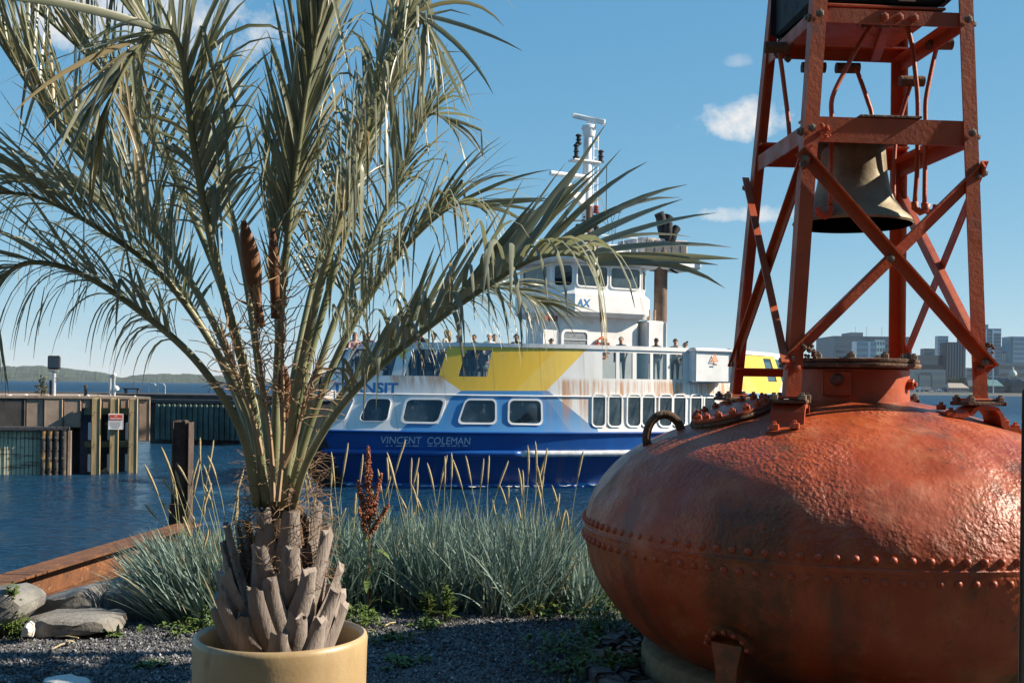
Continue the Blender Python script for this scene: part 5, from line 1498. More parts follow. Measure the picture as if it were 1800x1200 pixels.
# saddle feet: hat shaped brackets bolted to the shoulder
def foot(c, ang):
    base = cp(c, Z0); sx_, sy_ = corners[c]
    base = base + V(-sx_ * .035, -sy_ * .035, 0)
    rt = Matrix.Rotation(R(ang), 3, 'Z'); ux, uy = rt @ V(1, 0, 0), rt @ V(0, 1, 0)
    zt = Z0 - .032
    def zs(p): return shoulder(min(1.2, math.hypot(p.x, p.y))) - .003
    t = .016; hw = .075; wid = .085
    L, Rr = base - ux * .15, base + ux * .15
    zl, zr = zs(L), zs(Rr)
    prof_o = [(-.21, zs(base - ux * .21) + .012), (-.125, zl + .014), (-.105, zl + .03), (-.09, zt - .04), (-.065, zt - .008), (-.04, zt), (.04, zt), (.065, zt - .008), (.09, zt - .04), (.105, zr + .03), (.125, zr + .014), (.21, zs(base + ux * .21) + .012)]
    prof_i = [(.21, zs(base + ux * .21) - .01), (.115, zr - .012), (.085, zr + .01), (.072, zt - .05), (.05, zt - .024), (.03, zt - .02), (-.03, zt - .02), (-.05, zt - .024), (-.072, zt - .05), (-.085, zl + .01), (-.115, zl - .012), (-.21, zs(base - ux * .21) - .01)]
    poly = [V(base.x, base.y, 0) + ux * x - uy * wid + V(0, 0, z) for x, z in prof_o + prof_i]
    n = 12
    vs = poly + [p + uy * wid * 2 for p in poly]
    fs = []
    N = len(poly)
    for i in range(N): fs.append((i, (i + 1) % N, N + (i + 1) % N, N + i))
    for i in range(n - 1):
        fs.append((i, N - 1 - i, N - 2 - i, i + 1)); fs.append((N + i, N + i + 1, 2 * N - 2 - i, 2 * N - 1 - i))
    o = MB().add(vs, fs).build('saddle_foot', M_TOW, buoy, local=True); fix_normals(o)
    MB().bbox(V(base.x, base.y, zt + .012), (.21, .19, .020), .006, M=rt).build('base_plate', M_RUST, o, local=True)
    MB().bbox(V(base.x, base.y, zt + .031), (.16, .15, .014), .005, M=rt).build('base_plate', M_TOW, o, local=True)
    for x, y in ((-.08, -.07), (.08, -.07), (.08, .07), (-.08, .07)):
        inst('nut', nut, o, Matrix.Translation(V(base.x, base.y, zt + .022) + ux * x + uy * y))
    for x in (-.175, .175):
        for y in (-.05, .05):
            p = base + ux * x + uy * y
            inst('nut', rnut, o, Matrix.Translation(V(p.x, p.y, zs(p) + .012)) @ Matrix.Scale(1.25, 4))
foot('nl', 62); foot('nr', 2); foot('fl', 8); foot('fr', 0)
# ---- bell under the middle frame
bc = BI @ at(1499, 330, 6.1); bc.z = 0
zb = 2.505
bell = MB().lathe([(.315, zb), (.321, zb + .012), (.312, zb + .03), (.268, zb + .07), (.222, zb + .13), (.196, zb + .20), (.181, zb + .28), (.174, zb + .36), (.170, zb + .405), (.158, zb + .43), (.12, zb + .438), (.06, zb + .44), (.06, zb + .47), (0, zb + .47)], 56, bc).build('bell', M_BELL, buoy, smooth=35, local=True)
MB().lathe([(.315, zb), (.28, zb + .005), (.235, zb + .07), (.19, zb + .16), (.165, zb + .3), (.15, zb + .4), (0, zb + .41)], 56, bc).build('bell_inside', M_BELL, bell, smooth=35, local=True)
MB().bbox(V(bc.x, bc.y, zb + .452), (.42, .60, .03), .006).build('bell_hanger', M_RUST, buoy, local=True)
MB().bbox(V(bc.x + .06, -.40, 3.02), (.33, .12, .014), .005).build('weathered_board', M_RUST, buoy, local=True)
# ---- clappers: bent rods from pivots under the top frame down to hammers at the bell lip
def clapper(pts, hammer=None, rad=.013):
    W = [at(*p) for p in pts]
    cv = catmull(W, 26)
    o = MB().tube(cv, rad, 8).build('clapper_rod', M_TOW, buoy, smooth=True)
    e = (cv[1] - cv[0]).normalized()
    MB().tube([cv[0] - V(.07, 0, 0), cv[0] + V(.07, 0, 0)], .032, 12).build('pivot', M_RUST, o, smooth=40)
    if hammer:
        q = W[-1]; s_ = hammer
        MB().tube([q, q + V(0, 0, -.03), q + V(.03 * s_, 0, -.055), q + V(.06 * s_, 0, -.04), q + V(.065 * s_, 0, -.01)], .02, 8).build('hammer', M_TOW, o, smooth=True)
clapper([(1540, 38, 5.95), (1518, 65, 5.93), (1485, 125, 5.90), (1463, 172, 5.88), (1462, 215, 5.88), (1461, 300, 5.86), (1460, 362, 5.84)], -1)
clapper([(1592, 38, 6.0), (1602, 75, 6.0), (1608, 120, 5.98), (1613, 175, 5.97), (1613, 230, 5.96), (1612, 300, 5.96), (1608, 355, 5.96)], 1)
clapper([(1430, 119, 6.60), (1421, 132, 6.60), (1424, 155, 6.58), (1433, 183, 6.56), (1434, 220, 6.55), (1429, 290, 6.5), (1427, 360, 6.45)], -1)
clapper([(1490, 120, 6.62), (1504, 122, 6.60), (1514, 145, 6.58), (1526, 180, 6.56), (1532, 200, 6.55), (1536, 240, 6.5)])
clapper([(1652, 78, 6.25), (1645, 90, 6.25), (1634, 140, 6.22), (1627, 180, 6.2), (1627, 230, 6.18), (1626, 290, 6.15), (1625, 357, 6.12)], 1)
clapper([(1366, 84, 6.2), (1372, 105, 6.2), (1380, 165, 6.2), (1385, 205, 6.2), (1388, 240, 6.2)])
clapper([(1603, 143, 6.5), (1594, 170, 6.5), (1585, 200, 6.5), (1575, 240, 6.48), (1571, 300, 6.45), (1571, 350, 6.42)])
# ---- top platform and equipment housing
MB().bbox(V(.02, -.08, 3.605), (.64, .66, .016), .004).build('platform_plate', M_TOW, buoy, local=True)
for x in (-.22, .16): MB().bar(V(x - .1, -.36, 3.575), V(x + .12, .36, 3.575), .05, .04).build('platform_joist', M_TOW, buoy, local=True)
hous = MB().bbox(V(.0, -.05, 4.02), (.76, .74, .78), .03).build('equipment_housing', M_BLACK, buoy, local=True)
MB().bbox(V(0, -.05, 4.45), (.84, .82, .06), .02).build('housing_lid', M_DARKST, hous, local=True)
for x in (-.25, .12): MB().box(V(x, -.425, 3.64), (.09, .01, .02)).build('latch', M_NUT, hous, local=True)

# ------------------------------------------------------------------ concrete plinth and brick edging under the buoy
M_PL = pbr('stained_plinth_concrete', (.20, .155, .09), .9, .35, 5, .5, 30, .01, dirt=(.05, .045, .03))
pl = MB().lathe([(1.13, -.05), (1.13, .13), (1.12, .15), (1.09, .165), (.6, .165), (0, .165)], 72, BC).build('concrete_plinth', M_PL, origin=BC.copy(), smooth=30)
tag(pl, 'round stained concrete plinth under the orange buoy', 'plinth')
edg = thing('brick_edging', 'ring of grey brown paving bricks around the concrete plinth', 'brick edging', BC)
M_BRK = [pbr('paving_brick_%s' % n, c, .9, .3, 9, .5, 40, .006) for n, c in (('grey', (.12, .11, .105)), ('brown', (.16, .12, .095)), ('dark', (.08, .075, .075)))]
bk = [MB().bbox(V(0, 0, .03), (.15, .205, .10), .018).mesh('brick', [m]) for m in M_BRK]
bx = random.Random(9)
for ring_, (r0, nb) in enumerate(((1.225, 36), (1.39, 41))):
    for j in range(nb):
        a = 2 * math.pi * (j + .5 * ring_) / nb
        if 40 < math.degrees(a) % 360 < 130: continue
        M = Matrix.Translation((r0 * math.cos(a), r0 * math.sin(a), -.01 + bx.uniform(-.012, .014))) @ Matrix.Rotation(a + bx.uniform(-.05, .05), 4, 'Z') @ Matrix.Rotation(bx.uniform(-.05, .05), 4, 'X')
        inst('brick', bk[bx.randrange(3)], edg, M)
# ------------------------------------------------------------------ wooden post at the right picture edge
px_ = at(1794.5, 690, 2.5); wpz = at(1796, 681, 2.5).z
b = MB(); b.bbox(V(px_.x + .083, 2.5, wpz / 2 - .1), (.11, .11, wpz + .2), .006, M=Matrix.Rotation(R(28), 3, 'Z'))
o = b.build('wooden_post', pbr('grey_brown_post_wood', (.20, .155, .10), .85, .25, 6, .4, 40, .004, stretch=(8, 8, .6)), origin=V(px_.x + .055, 2.5, 0))
tag(o, 'plain brown wooden post cut off by the right picture edge', 'post')
# ------------------------------------------------------------------ potted palm
PD = 4.2
PB = at(494, 1112, PD); RIMZ = PB.z
pc = V(PB.x, PD, 0)
k = NT('tan_glazed_clay')
col = k.mix(k.ramp(k.noise(3, 6, .6), .3, .7), (.40, .28, .14), (.50, .375, .205))
col = k.mix(k.ramp(k.noise(240, 3, .6), .56, .7), col, (.33, .22, .12))
col = k.mix(k.math('MULTIPLY', k.ramp(k.noise(2.2, 6, .7, stretch=(1, 1, .3)), .5, .7), .5), col, (.30, .20, .10))
col = k.mix(k.math('MULTIPLY', k.ramp(k.noise(7, 7, .75, stretch=(1, 1, .25)), .58, .7), .55), col, (.20, .13, .07))
M_POT = k.fin(col, .42, k.bump(k.noise(60, 4), .25, .003))
pot = thing('plant_pot', 'large round tan glazed pot holding the palm', 'pot', pc)
MB().lathe([(.285, 0), (.30, .02), (.318, .25), (.324, RIMZ - .06), (.326, RIMZ - .02), (.322, RIMZ - .004), (.312, RIMZ + .002), (.300, RIMZ - .004), (.296, RIMZ - .02), (.294, RIMZ - .14), (.0, RIMZ - .14)], 96, caps=False).build('pot_body', M_POT, pot, smooth=50, local=True)
MB().lathe([(.293, RIMZ - .10), (.2, RIMZ - .07), (.0, RIMZ - .05)], 40).build('soil', pbr('potting_soil', (.10, .06, .035), .95, .4, 20, .9, 60, .02), pot, smooth=True, local=True)

palm = thing('palm_tree', 'grey green pindo palm with arching feather fronds in the tan pot', 'palm', V(PB.x, PD, RIMZ - .09))
PX, PY = PB.x, PD
k = NT('palm_fibre_bark'); k.fin(k.mix(k.noise(30, 5), (.09, .055, .035), (.20, .13, .085)), .95, k.bump(k.noise(60, 5), 1, .02)); M_BARK = k.m
tz0, tz1 = RIMZ - .11, 1.10
MB().lathe([(.15, tz0), (.155, tz0 + .12), (.135, tz0 + .3), (.11, tz0 + .45), (.085, tz1), (.045, tz1 + .10), (0, tz1 + .16)], 28, V(PX, PY, 0)).build('trunk', M_BARK, palm, smooth=True)
def m_boot():
    k = NT('leaf_base_grey')
    col = k.mix(k.ramp(k.noise(9, 6, .6, stretch=(1, 1, .35)), .3, .7), (.185, .15, .13), (.36, .305, .27))
    col = k.mix(k.math('MULTIPLY', k.ramp(k.noise(14, 7, .7, stretch=(2, 2, .4)), .53, .68), .7), col, (.11, .075, .055))
    return k.fin(col, .85, k.bump(k.noise(50, 6, .6, stretch=(2.5, 2.5, .35)), .7, .006))
M_BOOT = m_boot()
br_ = random.Random(21)
TIERS = [(-.03, 9, .150, 34, .24), (.045, 9, .150, 30, .27), (.125, 8, .136, 26, .29), (.21, 8, .118, 22, .30), (.28, 6, .095, 17, .29)]
boots = [(z_, 2 * math.pi * (j + .5 * (ti % 2) + br_.uniform(-.16, .16)) / n_, r_, tl_, L_) for ti, (z_, n_, r_, tl_, L_) in enumerate(TIERS) for j in range(n_)]
for z_, a, rad, tl_, L_ in boots:
    u = z_ / .3
    zb_ = tz0 + z_ + br_.uniform(-.02, .02)
    out = V(math.cos(a), math.sin(a), 0); side = V(-math.sin(a), math.cos(a), 0)
    tilt = R(tl_ + br_.uniform(-6, 6))
    L = L_ * br_.uniform(.82, 1.12)
    w0, w1 = br_.uniform(.078, .094), br_.uniform(.026, .036)
    base = V(PX, PY, zb_) + out * (rad - .012)
    rows = []
    for j in range(7):
        t = j / 6
        ang = tilt * (1 - .45 * t)
        p = base + out * (math.sin(tilt) * L * t * (1 - .2 * t)) + V(0, 0, math.cos(tilt * .8) * L * t)
        w = w0 + (w1 - w0) * min(1, t * 1.15) ** .75
        th = .026 - .012 * t
        nrm_ = (out * math.cos(ang) - V(0, 0, 1) * math.sin(ang)).normalized()
        row = []
        for q in range(10):
            b_ = 2 * math.pi * q / 10
            cx, cy = math.cos(b_), math.sin(b_)
            jag = (br_.uniform(-.02, .02) if j == 6 else 0)
            row.append(p + side * cx * w + nrm_ * (cy * th * (1 if cy > 0 else .35) - .012 * cx * cx) + V(0, 0, jag))
        rows.append(row)
    b = MB(); b.grid(rows, closed=True); b.f.append([60 + q for q in range(10)]); b.m.append(0)
    b.build('leaf_base', M_BOOT, palm, smooth=50)
# brown fibre matted between the leaf bases
k = NT('brown_fibre'); k.fin(k.mix(k.noise(12, 4), (.13, .075, .04), (.30, .19, .11)), .95); M_FIB = k.m
b = MB(); fr = random.Random(8)
for i in range(700):
    a = fr.uniform(0, 6.283); z = fr.uniform(tz0 + .28, tz1 + .22); r0 = .15 - .1 * (z - tz0 - .28)
    p = V(PX + math.cos(a) * r0, PY + math.sin(a) * r0, z); d = V(math.cos(a) + fr.uniform(-1, 1), math.sin(a) + fr.uniform(-1, 1), fr.uniform(-.4, 1.3)).normalized()
    pts = [p]
    for j in range(4): d = (d + V(fr.uniform(-.6, .6), fr.uniform(-.6, .6), fr.uniform(-.6, .4))).normalized(); pts.append(pts[-1] + d * fr.uniform(.018, .035))
    b.tube(pts, lambda u: .0016 - .001 * u, 3, caps=False)
o = b.build('fibre', M_FIB, palm); o['kind'] = 'stuff'
# leaf material: waxy blue-grey green, a few yellowing, a few dry
def m_leaf():
    k = NT('palm_leaflet')
    vc = k.n('ShaderNodeVertexColor'); vc.layer_name = 'tint'
    r_ = k.n('ShaderNodeSeparateColor'); k.link(vc.outputs['Color'], r_.inputs[0])
    rn, dry, along = r_.outputs
    col = k.mix(rn, (.165, .185, .125), (.37, .38, .275))
    col = k.mix(k.math('MULTIPLY', k.ramp(k.noise(7, 5, .6), .45, .7), .35), col, (.46, .46, .36))
    tip = k.math('MULTIPLY', k.ramp(along, .82, 1.0), .55)
    col = k.mix(k.math('MAXIMUM', dry, tip), col, (.33, .235, .11))
    k.fin(col, .38, k.bump(k.noise(20, 4, .6), .2, .003), None, .7)
    tl = k.n('ShaderNodeBsdfTranslucent'); k.link(k.mix(.45, col, (.22, .235, .07)), tl.inputs[0])
    mx = k.n('ShaderNodeMixShader'); mx.inputs[0].default_value = .34
    k.link(k.b.outputs[0], mx.inputs[1]); k.link(tl.outputs[0], mx.inputs[2]); k.link(mx.outputs[0], k.out.inputs['Surface'])
    return k.m
M_LEAF = m_leaf()
k = NT('palm_rachis')
col = k.mix(k.ramp(k.noise(5, 5), .3, .7), (.13, .15, .07), (.26, .26, .15))
col = k.mix(k.math('MULTIPLY', k.ramp(k.noise(9, 6, .7), .5, .7), .4), col, (.30, .24, .15))
M_RACH = k.fin(col, .45, k.bump(k.noise(40, 4), .2, .003))
lr = random.Random(33)
def leaflet(b, P, d0, wv, L, W, droop, kink, rn, dry, tw_=0.0):
    n = 7
    d = d0.normalized(); p = P.copy(); w = wv
    C = []; 
    for i in range(n + 1):
        u = i / n
        C.append((p.copy(), d.copy(), u))
        step = L / n
        d = (d + V(0, 0, -1) * droop * (.35 + u) / n).normalized()
        if kink and abs(u - kink) < .5 / n: d = (d * .25 + V(0, 0, -1) + V(lr.uniform(-.15, .15), lr.uniform(-.15, .15), 0)).normalized()
        p = p + d * step
    base = len(b.v)
    vs = []
    for p, d, u in C:
        ww = (w - w.dot(d) * d)
        if ww.length < 1e-4: ww = d.orthogonal()
        ww.normalize(); nn = ww.cross(d)
        hw = W * .5 * (min(1, .45 + 3.2 * u)) * (1 - u ** 2.6) + .0006
        vs += [p - ww * hw + nn * hw * .38, p, p + ww * hw + nn * hw * .38]
        if b.tint is not None: b.tint += [(rn, dry, u)] * 3
    fs = []
    for i in range(n):
        fs += [(i * 3, i * 3 + 1, i * 3 + 4, i * 3 + 3), (i * 3 + 1, i * 3 + 2, i * 3 + 5, i * 3 + 4)]
    b.add(vs, fs)
def frond(ctrl, t0=.40, L=.5, W=.019, n=41, droop=.5, lift=.5, fwd=.75, spread=.85, dryness=.06, kinkp=.1, single=False, r0=.017, inward=.5, kink_at=(.35, .75), roll=0.0, tipL=.55, twist=1.15, hang=None):
    pts = catmull([at(*c) for c in ctrl], 60)
    acc = [0]
    for i in range(60): acc.append(acc[-1] + (pts[i + 1] - pts[i]).length)
    T = acc[-1]
    rc = MB().tube(pts, lambda u: r0 * (1 - .82 * u) + .0015, 8, squash=.75).build('frond', M_RACH, palm, smooth=True)
    b = MB(); b.tint = []
    for i in range(n):
        f = t0 + (1 - t0) * (i + .5) / n
        x = f * T; j = 0
        while j < 59 and acc[j + 1] < x: j += 1
        q = (x - acc[j]) / max(1e-6, acc[j + 1] - acc[j]); P = pts[j].lerp(pts[j + 1], q)
        Tn = (pts[min(60, j + 2)] - pts[max(0, j - 1)]).normalized()
        inw = V(PX - P.x, PY - P.y, 0)
        if inw.length > 1e-3: inw.normalize()
        U = V(0, 0, 1) + inw * inward
        N = (U - U.dot(Tn) * Tn).normalized(); S = Tn.cross(N)
        if roll:
            cr2, sr2 = math.cos(R(roll)), math.sin(R(roll)); N, S = N * cr2 + S * sr2, S * cr2 - N * sr2
        v = (f - t0) / (1 - t0)
        prof = (.55 + .9 * v - .45 * v * v) if v < .55 else (1.0 - (1 - tipL) * ((v - .55) / .45) ** 1.5)
        for s_ in (-1, 1):
            if lr.random() < .04: continue
            fw = fwd * (.75 + .9 * v * v) + lr.uniform(-.16, .16)
            d = Tn * fw + S * (s_ * spread * (1 - .35 * v)) + N * (lift + lr.uniform(-.22, .22))
            d.normalize()
            wv = Tn - Tn.dot(d) * d
            tw2 = lr.uniform(-1, 1) * twist; wv = (wv.normalized() * math.cos(tw2) + wv.normalized().cross(d) * math.sin(tw2)).normalized()
            dry = 0.0
            if lr.random() < dryness: dry = lr.uniform(.5, 1)
            kk = lr.uniform(*kink_at) if lr.random() < kinkp else 0
            LL = L * prof * lr.uniform(.86, 1.1); WW = W * .84 * lr.uniform(.75, 1.15) * (.7 + .3 * prof)
            rn = min(1, max(0, lr.gauss(.45, .27)))
            dr_ = droop * lr.choice((.25, .5, .75, 1.0, 1.4, 2.0))
            if hang and s_ == 1:      # the near row of leaflets hangs
                d = (Tn * (.55 + lr.uniform(-.2, .2)) + S * .55 + N * (.15 + lr.uniform(-.2, .2))).normalized(); dr_ = hang * lr.uniform(.7, 1.4); WW *= .55; LL *= 1.12
            if single:
                q_ = MB(); q_.tint = []; leaflet(q_, P, d, wv, LL, WW, dr_, kk, rn, dry)
                q_.build('leaflet', M_LEAF, rc, smooth=True)
            else: leaflet(b, P, d, wv, LL, WW, dr_, kk, rn, dry)
    if not single:
        o = b.build('leaflets', M_LEAF, rc, smooth=True); o['kind'] = 'stuff'
    return rc
# --- front right frond (leaflets one by one)
frond([(512, 900, 4.15), (545, 800, 4.02), (620, 690, 3.9), (740, 585, 3.78), (860, 500, 3.68), (940, 455, 3.6), (1005, 448, 3.55), (1050, 468, 3.5)], t0=.34, L=.54, W=.038, n=46, droop=.45, lift=.80, fwd=.85, spread=.32, single=True, kinkp=.05, roll=-8, tipL=.8, twist=.45, hang=2.6)
# --- lower left arching frond
frond([(452, 890, 4.1), (425, 760, 4.0), (350, 640, 3.92), (250, 550, 3.86), (140, 480, 3.8), (50, 462, 3.76), (0, 500, 3.72), (-25, 580, 3.7)], t0=0.44, L=.46, W=.015, n=68, droop=1.3, lift=.3, fwd=.8, spread=.5, single=True, hang=3.2)
# --- second left frond
frond([(462, 890, 4.15), (440, 740, 4.15), (370, 600, 4.1), (280, 480, 4.05), (170, 400, 4.0), (60, 345, 3.95), (-40, 340, 3.92)], t0=0.48, L=.50, W=.015, n=65, droop=.9, lift=.5, fwd=.95, spread=.45, hang=2.8)
# --- main left upright frond, head bent over at the top, leaflets hanging from it
frond([(468, 890, 4.1), (445, 720, 4.02), (400, 540, 3.92), (362, 380, 3.84), (335, 220, 3.76), (322, 110, 3.7), (300, 58, 3.66), (255, 70, 3.62), (205, 150, 3.58), (180, 230, 3.56)], t0=0.46, L=.56, W=.022, n=78, droop=1.5, lift=.25, fwd=1.15, spread=.5, dryness=.2, kinkp=.3, hang=2.6, kink_at=(.15, .55))
# --- left upper outward fronds
frond([(466, 890, 4.25), (430, 700, 4.3), (350, 520, 4.35), (240, 370, 4.35), (120, 250, 4.35), (30, 120, 4.35), (-30, 30, 4.35)], t0=0.46, L=.56, W=.021, n=65, droop=.6, lift=.6, fwd=1.1, spread=.45)
frond([(470, 890, 4.35), (440, 680, 4.5), (380, 480, 4.6), (300, 300, 4.65), (200, 150, 4.65), (90, 40, 4.65), (-20, -40, 4.62)], t0=0.46, L=.62, W=.018, n=68, droop=.25, lift=.6, fwd=.9, spread=.75)
frond([(478, 890, 4.4), (455, 650, 4.6), (420, 430, 4.7), (360, 230, 4.75), (280, 90, 4.75), (190, -30, 4.75)], t0=0.48, L=.60, W=.018, n=62, droop=.2, lift=.5, fwd=1.1, spread=.7, dryness=.05)
# --- centre uprights
frond([(482, 890, 4.15), (488, 640, 4.1), (505, 420, 4.02), (530, 220, 3.95), (560, 40, 3.9), (585, -90, 3.85)], t0=0.48, L=.58, W=.022, n=65, droop=.45, lift=.25, fwd=1.5, spread=.42, dryness=.06, kinkp=.14)
# --- right upright frond, bent at the head, leaflets hanging like a mop
frond([(496, 890, 4.1), (520, 700, 4.0), (558, 520, 3.92), (600, 370, 3.86), (650, 225, 3.8), (695, 90, 3.75), (722, 28, 3.72), (742, 36, 3.69), (750, 80, 3.66)], t0=0.46, L=.58, W=.024, n=83, droop=1.2, lift=.1, fwd=1.1, spread=.5, kinkp=.25, dryness=.06, roll=40, hang=2.4, kink_at=(.1, .5))
frond([(500, 890, 4.25), (528, 700, 4.3), (575, 520, 4.35), (630, 340, 4.4), (680, 180, 4.42), (735, 30, 4.42), (800, -80, 4.4)], t0=0.48, L=.56, W=.021, n=65, droop=.7, lift=.35, fwd=1.15, spread=.5)
# --- right back fronds, sunlit
frond([(502, 890, 4.35), (540, 720, 4.5), (590, 560, 4.62), (650, 430, 4.7), (700, 320, 4.72), (735, 230, 4.72), (760, 200, 4.7), (790, 215, 4.68)], t0=0.48, L=.46, W=.015, n=68, droop=1.2, lift=.25, fwd=.85, spread=.65)
frond([(505, 890, 4.2), (545, 745, 4.2), (605, 600, 4.2), (670, 490, 4.18), (735, 410, 4.15), (800, 360, 4.12), (850, 365, 4.1)], t0=0.44, L=.48, W=.018, n=65, droop=.9, lift=.5, fwd=.95, spread=.5, kinkp=.15, hang=2.6)
frond([(508, 890, 4.3), (550, 780, 4.4), (610, 680, 4.5), (690, 590, 4.58), (780, 530, 4.62), (870, 505, 4.62), (950, 530, 4.6)], t0=0.48, L=.42, W=.013, n=62, droop=1.6, lift=.2, fwd=.8, spread=.5, hang=3.2)
frond([(490, 890, 4.45), (510, 700, 4.65), (545, 520, 4.8), (590, 360, 4.9), (640, 240, 4.95), (700, 150, 4.95)], t0=0.48, L=.48, W=.015, n=60, droop=.5, lift=.45, fwd=1.1, spread=.6)
frond([(470, 890, 4.4), (430, 740, 4.6), (370, 600, 4.75), (300, 480, 4.85), (220, 390, 4.9), (130, 330, 4.92), (40, 320, 4.9)], t0=0.48, L=.45, W=.015, n=60, droop=1.0, lift=.35, fwd=.9, spread=.55)
# --- folded young spear leaves in the middle
for q in ([(488, 880, 4.3), (490, 640, 4.32), (480, 420, 4.34), (470, 250, 4.35)],):
    frond(q, t0=.5, L=.36, W=.016, n=24, droop=.1, lift=.15, fwd=1.6, spread=.3)
# --- woody flower bracts and the dry branched flower stalks
k = NT('brown_bract'); col = k.mix(k.ramp(k.noise(10, 6, .6, stretch=(1, 1, .3)), .3, .7), (.11, .045, .02), (.22, .09, .035)); M_BRACT = k.fin(col, .5, k.bump(k.noise(50, 4, stretch=(3, 3, .3)), .4, .004))
def bract(px0, py0, px1, py1, D, w):
    A, B_ = at(px0, py0, D), at(px1, py1, D - .04)
    d = (B_ - A); L = d.length; d.normalize(); sd = d.cross(V(0, 1, 0)).normalized(); nn = sd.cross(d)
    rows = []
    for i in range(15):
        u = i / 14; hw = w * (math.sin(min(1, u * 1.25) * 1.75) if u < .62 else math.cos((u - .62) / .38 * 1.5)) ** .9 if u > 0 else .004
        hw = max(.003, abs(hw))
        if u < .45: hw = max(.012, hw * (.35 + .65 * u / .45))
        rows.append([A + d * L * u + sd * hw * math.sin(a) + nn * hw * .75 * (1 - math.cos(a)) for a in [R(x) for x in range(-80, 81, 20)]])
    o = MB().grid(rows).build('flower_bract', M_BRACT, palm, smooth=True)
    md = o.modifiers.new('thick', 'SOLIDIFY'); md.thickness = .006
bract(458, 575, 428, 388, 3.96, .030); bract(484, 560, 479, 402, 4.02, .016); bract(500, 740, 497, 640, 4.05, .02)
k = NT('dry_flower_stalk'); k.fin(k.mix(k.noise(20, 4), (.24, .15, .09), (.46, .34, .21)), .9); M_TWIG = k.m
for q, (A, B_) in enumerate((((480, 880, 4.02), (448, 500, 3.92)), ((488, 880, 4.0), (505, 480, 3.92)), ((460, 800, 3.95), (390, 570, 3.82)), ((498, 820, 4.05), (560, 640, 3.98)))):
    a, c = at(*A), at(*B_); fr2 = random.Random(40 + q)
    b = MB(); b.tube([a.lerp(c, i / 6) + V(.01 * math.sin(i), 0, 0) for i in range(7)], lambda u: .010 - .006 * u, 6)
    for i in range(44):
        u = fr2.uniform(.42, 1); p = a.lerp(c, u); d = ((c - a).normalized() * .8 + V(fr2.gauss(0, .7), fr2.gauss(0, .7), fr2.gauss(0, .3))).normalized()
        pts = [p]
        for j in range(6): d = (d + V(fr2.gauss(0, .28), fr2.gauss(0, .28), fr2.gauss(-.03, .28))).normalized(); pts.append(pts[-1] + d * fr2.uniform(.02, .036))
        b.tube(pts, lambda u: .0026 - .0014 * u, 4, caps=False)
    b.build('flower_stalk', M_TWIG, palm)
# ------------------------------------------------------------------ beach grass, stalks, weeds, rocks, steel
def m_grass():
    k = NT('blue_green_grass')
    vc = k.n('ShaderNodeVertexColor'); vc.layer_name = 'tint'
    r_ = k.n('ShaderNodeSeparateColor'); k.link(vc.outputs['Color'], r_.inputs[0])
    rn, dry, along = r_.outputs
    col = k.mix(rn, (.09, .16, .135), (.30, .40, .345))
    col = k.mix(dry, col, (.40, .31, .16))
    k.fin(col, .5, None, None, .4)
    tl = k.n('ShaderNodeBsdfTranslucent'); k.link(col, tl.inputs[0])
    mx = k.n('ShaderNodeMixShader'); mx.inputs[0].default_value = .22
    k.link(k.b.outputs[0], mx.inputs[1]); k.link(tl.outputs[0], mx.inputs[2]); k.link(mx.outputs[0], k.out.inputs['Surface'])
    return k.m
M_GRASS = m_grass()
gr = random.Random(17)
def blade(b, P, d, L, W, droop, rn, dry):
    n = 5; d = d.normalized(); p = P.copy(); wv = V(gr.gauss(0, 1), gr.gauss(0, .5), 0)
    vs = []
    for i in range(n + 1):
        u = i / n; ww = wv - wv.dot(d) * d
        ww = ww.normalized() if ww.length > 1e-4 else d.orthogonal()
        hw = W * .5 * (1 - u ** 2.2) + .0004
        nn = ww.cross(d)
        vs += [p - ww * hw, p + nn * hw * .35, p + ww * hw]
        b.tint += [(rn, dry, u)] * 3
        d = (d + V(0, 0, -1) * droop * (.2 + u) / n).normalized(); p = p + d * (L / n)
    b.add(vs, [f for i in range(n) for f in ((i * 3, i * 3 + 1, i * 3 + 4, i * 3 + 3), (i * 3 + 1, i * 3 + 2, i * 3 + 5, i * 3 + 4))])
def tuft(b, x, y, z, n, hmin, hmax, spread, lean=(0, 0), dryp=.06):
    for i in range(n):
        a = gr.uniform(0, 6.283); r_ = abs(gr.gauss(0, .07))
        P = V(x + math.cos(a) * r_, y + math.sin(a) * r_, z)
        t = abs(gr.gauss(0, spread))
        d = V(math.cos(a) * t + lean[0], math.sin(a) * t + lean[1], 1)
        dry = gr.uniform(.5, 1) if gr.random() < dryp else 0
        blade(b, P, d, gr.uniform(hmin, hmax), gr.uniform(.010, .020), gr.uniform(.1, 1.3), min(1, max(0, gr.gauss(.5, .28))), dry)
b = MB(); b.tint = []
STALKS = []
for i in range(215):
    y = gr.uniform(7.75, 9.3); px = gr.uniform(545, 1075)
    x = (px - 900) / FPX * y
    front = y - 7.75
    if px > 990 and y < 8.3: pass
    h = (.66 + .14 * noise.noise(V(px * .02, y, 0))) if px < 960 else .62 - .22 * min(1, (px - 960) / 80)
    e = ground_edge(x); z = -.02 if y < e else -.02 - (y - e) * .5
    tuft(b, x, y, z, 30, h * .55, h * 1.15, .46, (gr.uniform(-.3, .3), gr.uniform(-.2, .1)), .07)
    if gr.random() < .5: tuft(b, x, y - .05, z, 9, .12, .34, .9, (gr.uniform(-.3, .3), -.2), .6)
    if y > 7.9 and px < 1010 and gr.random() < .5: STALKS.append((x, y, z))
gright = b.build('beach_grass', M_GRASS, smooth=True); tag(gright, 'thick blue green beach grass between the pot and the orange buoy', kind='stuff')
b = MB(); b.tint = []
